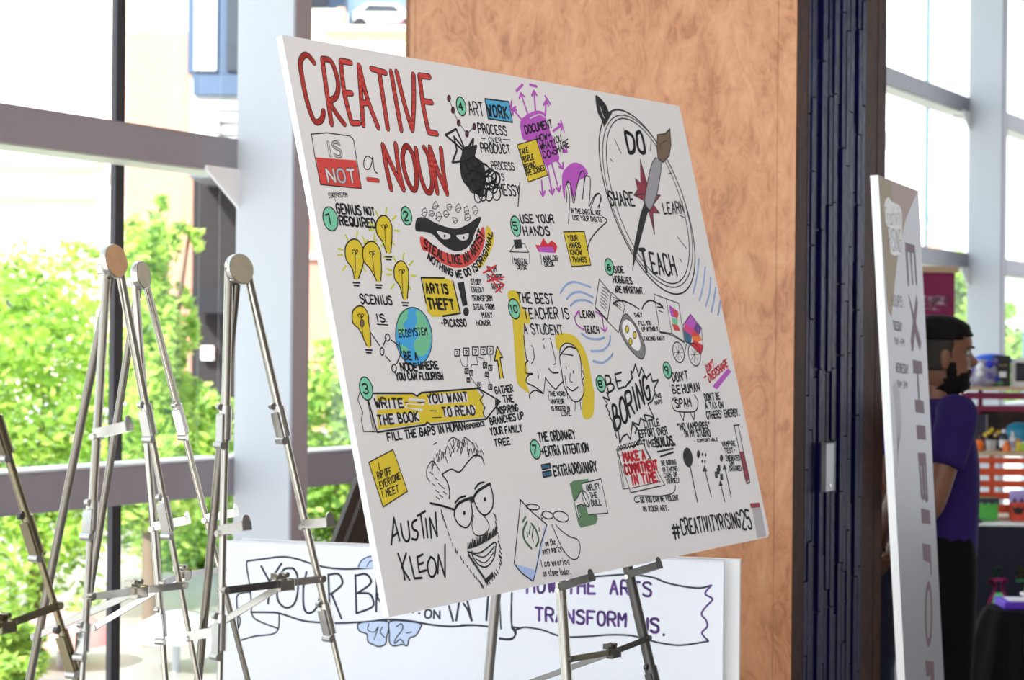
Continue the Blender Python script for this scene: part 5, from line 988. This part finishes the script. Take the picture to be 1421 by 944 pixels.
# black draped stand with purple box
SYd = 7.35; c = at(1420, 840, SYd); zt = c.z; sd_ = thing('draped_stand', 'round stand draped in black cloth in front of the charcoal table', 'stand', (c.x, c.y, 0))
bm = B(); seg = 40; prof = [(.30, .0), (.24, .25), (.17, zt-.06), (.15, zt-.01)]; rings = []
for r, z in prof: rings.append([bm.verts.new((c.x+r*(1+.07*math.sin(i*1.6)*(r > .16))*math.cos(2*math.pi*i/seg), c.y+r*(1+.07*math.sin(i*1.6)*(r > .16))*math.sin(2*math.pi*i/seg), z)) for i in range(seg)])
for a, b in zip(rings, rings[1:]):
    for i in range(seg): bm.faces.new((a[i], a[(i+1) % seg], b[(i+1) % seg], b[i]))
bm.faces.new(rings[-1]); bmobj('black_drape', bm, mat('black_drape', (.002, .002, .003), .8), sd_, True)
bm = B(); tube(bm, (c.x, c.y, 0), (c.x, c.y, zt-.02), .025, 10); bmobj('pedestal', bm, M_dark, sd_, True)
pbx = thing('purple_box', 'purple box with a white label lying on the black draped stand', 'box', (c.x-.02, c.y, zt-.008)); bm = B(); box(bm, Vector((c.x, c.y, zt+.008)), (.19, .16, .03), None, .004); bmobj('box_body', bm, mat('vivid_purple', srgb(96, 48, 200), .5), pbx)
bm = B(); box(bm, Vector((c.x-.02, c.y-.02, zt+.0255)), (.10, .11, .004)); bmobj('paper_label', bm, mw, pbx); bm = B(); box(bm, Vector((c.x+.05, c.y+.03, zt+.04)), (.10, .05, .014), None, .005); tag(bmobj('white_marker', bm, mw), 'white wrapped sample on top of the purple box', 'packet')
for k_ in ('black_drape', 'charcoal_cloth'): MATS[k_].node_tree.nodes['Principled BSDF'].inputs['Specular IOR Level'].default_value = .12
# maroon banner
bY = 10.0; a, b = at(1281.5, 377, bY), at(1322, 380, bY+.05); mbn = thing('banner_stand', 'maroon fabric banner with pale lettering hanging beyond the person', 'banner', ((a.x+b.x)/2-.1, bY, 0))
xl = a.x-.35; bm = B(); box(bm, Vector(((xl+b.x)/2, bY, (a.z)/2+.05)), (b.x-xl, .01, a.z-.1)); bo = bmobj('banner_sheet', bm, mat('maroon_fabric', srgb(132, 30, 78), .8), mbn)
bm = B(); box(bm, Vector(((xl+b.x)/2+.005, bY, a.z+.012)), (b.x-xl+.03, .03, .035), None, .003); bmobj('top_rail', bm, mat('tan_rail', srgb(190, 160, 130), .5), mbn); bm = B(); box(bm, Vector(((xl+b.x)/2, bY, .05)), (b.x-xl+.05, .2, .09), None, .01); bmobj('base_case', bm, M_dark, mbn)
D = Draw(bo, Vector((xl, bY-.006, 0)), Vector((1, 0, 0)), Z, Vector((0, -1, 0)), .001); INK['pale'] = mat('ink_pale_pink', srgb(222, 190, 205), .6); D.begin('banner_lettering'); D.text('SCIENCE WORKS', 1250, 421, 1315, 422.5, 10, 1.5, 'pale', jit=0); D.text('ON SHOW TODAY' if False else 'WORKS', 1282, 430, 1304, 431, 3.5, .6, 'pale', jit=0); D.end()
# ------------------------------------------------------------------ outside
bm = B(); box(bm, wp(4, -14, -.35), (70, 27.6, .3), AX); o = bmobj('pavement', bm, mat('pale_paving', (.62, .58, .54), .8, 0, .15, 2)); o['kind'] = 'structure'
M_brk = bpy.data.materials.new('brick_courses'); M_brk.use_nodes = True; t = M_brk.node_tree; b = t.nodes['Principled BSDF']; br = t.nodes.new('ShaderNodeTexBrick')
c = t.nodes.new('ShaderNodeTexCoord'); mp = t.nodes.new('ShaderNodeMapping'); mp.inputs['Rotation'].default_value = (math.radians(90), 0, 0); mp.inputs['Scale'].default_value = (4, 4, 4)
t.links.new(c.outputs['Object'], mp.inputs[0]); t.links.new(mp.outputs[0], br.inputs['Vector']); br.inputs['Color1'].default_value = (*srgb(214, 150, 130), 1); br.inputs['Color2'].default_value = (*srgb(196, 126, 108), 1); br.inputs['Mortar'].default_value = (*srgb(205, 180, 165), 1); t.links.new(br.outputs['Color'], b.inputs['Base Color']); b.inputs['Roughness'].default_value = .9
M_crm = mat('cream_render', srgb(248, 236, 226), .9, 0, .05, 1); M_pale = mat('pale_siding', srgb(205, 208, 208), .8); M_slate = mat('slate_blue_trim', srgb(76, 98, 128), .6); M_dkglass = mat('dark_far_glass', (.05, .06, .08), .15); M_dkw = mat('bay_shadow_wall', srgb(40, 37, 40), .8); M_ivory = mat('ivory_parapet', srgb(246, 236, 205), .8)
def bx(nm, xa, ya, xb, yb, Y, m, parent, d=.3, bev=0):
    a, b = at(xa, ya, Y), at(xb, yb, Y); zb, zt = min(a.z, b.z), max(a.z, b.z)
    bm = B(); box(bm, Vector(((a.x+b.x)/2, Y+d/2, (zb+zt)/2)), (abs(b.x-a.x), d, zt-zb), None, bev); return bmobj(nm, bm, m, parent)
GZ = 1188
b1_ = thing('cream_building', 'sunlit cream building with a brick wing across the pavement', 'building', at(40, 700, 21)*1)
bx('wall', -420, -160, 176, 560, 21, M_crm, b1_, 3); bx('ledge', -420, 268, 130, 276, 20.9, mat('pink_ledge', srgb(226, 178, 160), .8), b1_, .2); bx('roof_edge', -420, 214, 134, 232, 20.8, mat('pale_roof_edge', srgb(222, 216, 214), .8), b1_, .3); bx('ledge', -420, 352, 170, 366, 20.9, mat('pale_roof_edge', srgb(222, 216, 214), .8), b1_, .2)
bx('brick_wall', 176, 45, 268, 560, 20.4, M_brk, b1_, 3.4); bx('cream_upper_wall', 176, -160, 268, 45, 20.4, M_crm, b1_, 3.4)
for x in (-300, -160, -20): bx('window', x, 395, x+60, 470, 20.9, M_dkglass, b1_, .15)
b2_ = thing('grey_building', 'grey sided building with slate window frames and a dark loading bay', 'building', at(320, 700, 19))
bx('siding_wall', 268, -160, 374, 245, 19, M_pale, b2_, 3); bx('window_frame', 262, -160, 345, 102, 18.9, M_slate, b2_, .12); bx('slate_band', 268, 102, 374, 132, 18.9, M_slate, b2_, .15)
bx('pane', 270, -20, 300, 98, 18.86, mat('far_pane', srgb(196, 200, 196), .3), b2_, .08); bx('pane', 315, -20, 345, 98, 18.86, M_dkglass, b2_, .08)
for k in range(6): bx('siding_board', 268, 140+k*17, 374, 152+k*17, 18.92, mat('siding_board', srgb(222, 226, 226), .8), b2_, .08)
bx('small_window', 280, 160, 302, 188, 18.85, mat('far_bright_pane', (.9, .9, .9), .4), b2_, .08)
bx('bay_wall', 268, 245, 374, 600, 18.6, M_dkw, b2_, .4); bx('bay_ceiling', 262, 236, 370, 247, 17.6, mat('bay_soffit', srgb(110, 120, 126), .8), b2_, 1.4); bx('bay_box', 266, 400, 330, 435, 18.2, M_black, b2_, .3); bx('bay_window', 279, 480, 296, 500, 18.5, mat('far_bright_pane', (.9, .9, .9), .4), b2_, .1)  # shadow under the building put into the near-black bay wall colour
b3_ = thing('brick_building', 'red brick building with an ivory parking deck seen right of the white column', 'building', at(480, 700, 17))
bx('brick_wall', 423, 120, 640, 600, 17, M_brk, b3_, 2.6); bx('parapet', 421, 12, 470, 140, 16.6, M_ivory, b3_, .4); bx('parapet', 448, 42, 640, 140, 16.2, M_ivory, b3_, .8); bx('coping', 446, 34, 640, 43, 16.1, mat('ivory_coping', srgb(252, 246, 224), .8), b3_, 1.0); bx('deck_slab', 423, 132, 640, 142, 16, M_ivory, b3_, 5.5); bx('stone_band', 423, 350, 640, 362, 16.95, mat('stone_band', srgb(200, 190, 180), .8), b3_, .1)
bx('far_wall', 421, -160, 640, 30, 21.5, mat('blue_grey_far_wall', srgb(120, 140, 160), .8), b3_, .4); bx('far_window', 426, -60, 452, 8, 21.4, M_dkglass, b3_, .1); bx('lamp_post', 484, -100, 489, 34, 17.2, mat('blue_grey_post', srgb(90, 120, 140), .5), b3_, .08)
bx('far_window', 458, -60, 476, 14, 21.4, M_slate, b3_, .1); bx('brick_pier', 468, 10, 478, 36, 17.0, mat('salmon_pier', srgb(225, 160, 140), .8), b3_, .25)
# parked white car on the deck
cc = at(532, 26, 18.6); zc = at(532, 42, 18.6).z; car = thing('car', 'white parked car on the ivory parking deck', 'car', Vector((cc.x, cc.y, zc)))
sd = [(-.62, 0), (.62, 0), (.64, .10), (.60, .17), (.38, .20), (.22, .32), (-.26, .33), (-.48, .2), (-.63, .17)]
K = .62
bm = B(); prism(bm, [Vector((cc.x+x*K, cc.y, zc+.05+z*K*1.1)) for x, z in sd], Vector((0, .5, 0))); bmobj('car_body', bm, mat('car_white', (.85, .85, .86), .25), car)
bm = B(); prism(bm, [Vector((cc.x+x*K, cc.y-.004, zc+.05+z*K*1.1)) for x, z in ((-.36, .2), (.28, .2), (.18, .29), (-.24, .3))], Vector((0, .004, 0))); bmobj('side_window', bm, M_dkglass, car)
for x in (-.38, .38): bm = B(); tube(bm, (cc.x+x*K, cc.y-.01, zc+.05), (cc.x+x*K, cc.y+.10, zc+.05), .075, 16); bmobj('wheel', bm, M_black, car)
cr_ = bx('red_cart', 537, 30, 560, 41, 17.6, mat('crimson_panel', srgb(220, 70, 100), .6), None, .3, .01); tag(cr_, 'low crimson barrier panel on the deck below the white car', 'barrier')
# trees: trunk, branches, foliage of many small leaves
lf = []
for nm, c in (('leaf_lime', (204, 230, 128)), ('leaf_green', (164, 202, 112)), ('leaf_deep', (98, 138, 74))):
    m = bpy.data.materials.new(nm); m.use_nodes = True; t = m.node_tree; b = t.nodes['Principled BSDF']; b.inputs['Base Color'].default_value = (*srgb(*c), 1); b.inputs['Roughness'].default_value = .5
    tl = t.nodes.new('ShaderNodeBsdfTranslucent'); tl.inputs[0].default_value = (*srgb(min(255, c[0]+30), min(255, c[1]+30), c[2]), 1); mx = t.nodes.new('ShaderNodeMixShader'); mx.inputs[0].default_value = .45
    t.links.new(b.outputs[0], mx.inputs[1]); t.links.new(tl.outputs[0], mx.inputs[2]); t.links.new(mx.outputs[0], t.nodes['Material Output'].inputs[0]); lf.append(m)
M_bark = mat('grey_bark', srgb(120, 104, 88), .9)
def tree(label, base, blobs, n=2600, mw_=(4, 4, 2), name='tree', size=.036, seed=1):
    random.seed(seed); r = thing(name, label, 'tree' if name == 'tree' else 'shrub', base, 'greenery outside the windows')
    bm = B(); top = Vector(blobs[0][0]); tube(bm, base, base+(top-base)*.6, .06, 9, .04)
    for c, rr in blobs: tube(bm, base+(top-base)*.45, Vector(c), .03, 6, .008)
    bmobj('trunk', bm, M_bark, r, True)
    vs, fs, mi = [], [], []; tot = sum(b[1][0]*b[1][1]*b[1][2] for b in blobs)**1
    for c, rr in blobs:
        k = int(n*(rr[0]*rr[1]*rr[2])/tot)
        cl = [Vector((random.gauss(0, .5), random.gauss(0, .5), random.gauss(0, .5))) for _ in range(max(6, k//45))]
        for _ in range(k):
            q = random.choice(cl)+Vector((random.gauss(0, .13), random.gauss(0, .13), random.gauss(0, .13)))
            if q.length > 1.15: q = q.normalized()*1.1
            p = Vector((c[0]+q.x*rr[0], c[1]+q.y*rr[1], c[2]+q.z*rr[2])); a = Vector((random.uniform(-1, 1), random.uniform(-1, 1), random.uniform(-.6, .6))).normalized(); b2 = a.cross(Vector((random.uniform(-1, 1), random.uniform(-1, 1), random.uniform(-1, 1)))).normalized()
            s_ = size*random.uniform(.6, 1.4); i = len(vs); vs += [p-a*s_, p+b2*s_*.45, p+a*s_, p-b2*s_*.45]; fs.append((i, i+1, i+2, i+3)); mi.append(random.choices((0, 1, 2), mw_)[0])
    me = bpy.data.meshes.new('foliage'); me.from_pydata([tuple(v) for v in vs], [], fs)
    for m in lf: me.materials.append(m)
    me.polygons.foreach_set('material_index', mi); o = new('foliage', me, r); return r
def bl(x, y, Y, rx, ry, rz=None): c = at(x, y, Y); k = Y/FPX; return ((c.x, c.y, c.z), (rx*k, max(rx, ry)*k*.8, ry*k))
def gb_(x, Y): c = at(x, 700, Y); return Vector((c.x, c.y, -.2))
tree('airy lime tree outside the left window pane', gb_(50, 10.5), [bl(60, 520, 10.5, 170, 170), bl(-60, 560, 10.5, 170, 200), bl(120, 660, 10.5, 120, 130), bl(20, 740, 10.3, 150, 130)], 15000, (5, 4, 1), seed=1)
tree('bright lime tree with drooping fronds just right of the mullion', gb_(215, 9.6), [bl(205, 350, 9.6, 40, 80), bl(262, 330, 9.5, 26, 26), bl(222, 500, 9.6, 48, 110), bl(225, 640, 9.6, 75, 90)], 9000, (6, 3, 1), seed=2)
tree('darker green tree close behind the white column', gb_(300, 13), [bl(305, 640, 13, 60, 85), bl(272, 580, 13, 35, 50), bl(270, 770, 13, 100, 90)], 8000, (2, 4, 3), seed=3)
tree('round green bush seen between white column and poster', gb_(470, 11.5), [bl(465, 560, 11.5, 75, 80), bl(450, 700, 11.5, 90, 90), bl(520, 600, 11.5, 70, 90)], 9000, (3, 4, 2), seed=4)
tree('low pale shrub at the foot of the left window', gb_(0, 8.0), [bl(0, 910, 8.0, 55, 50), bl(-60, 900, 8.0, 60, 60)], 7000, (5, 3, 1), name='shrub', seed=5)
tree('slim green tree beyond the far right windows', Vector((at(1335, 400, 17).x, 17, -.2)), [bl(1335, 420, 17, 40, 60), bl(1400, 500, 17, 40, 70)], 3500, (3, 4, 2), size=.07, seed=6)
tree('clipped hedge tree beyond the far right windows', Vector((at(1240, 400, 17).x, 17, -.2)), [bl(1243, 520, 17, 30, 60)], 1800, (3, 4, 2), size=.07, seed=7)
def parasol(px, py, Y, w_, label, col):
    c = at(px, py, Y); R = w_*Y/FPX/2; r = thing('parasol', label, 'parasol', Vector((c.x, c.y, -.2))); bm = B(); lathe(bm, c-Z*R*.55, [(R, 0), (R*.92, R*.16), (R*.7, R*.36), (R*.4, R*.5), (.02, R*.58)], 24); bmobj('canopy', bm, col, r, True)
    bm = B(); tube(bm, (c.x, c.y, -.2), (c.x, c.y, c.z), .02, 8); bmobj('pole', bm, M_white, r)
parasol(85, 850, 8.9, 150, 'pale pink parasol outside below the lime tree', mat('pale_pink_canvas', srgb(238, 160, 156), .8)); parasol(245, 850, 8.8, 130, 'white parasol outside between the bare easels', mat('white_canvas', srgb(250, 248, 250), .8))
# pale tower seen beyond the right windows
b4_ = thing('far_white_building', 'pale white building far beyond the right windows', 'building', Vector((at(1260, 500, 30).x, 30, -.2)))
bx('wall', 1180, -40, 1272, 560, 30, mat('white_render', srgb(238, 240, 246), .9), b4_, 3); bx('cornice', 1176, 168, 1282, 182, 29.7, mat('white_render', srgb(238, 240, 246), .9), b4_, .4); bx('brick_band', 1283, 318, 1306, 348, 29.8, mat('salmon_pier', srgb(225, 160, 140), .8), b4_, .3); bx('wing', 1272, 280, 1306, 560, 29.9, mat('white_render', srgb(238, 240, 246), .9), b4_, 3)
bx('window', 1283, 283, 1303, 300, 29.75, mat('far_grey_window', srgb(190, 196, 206), .5), b4_, .2)
bpy.context.view_layer.update()
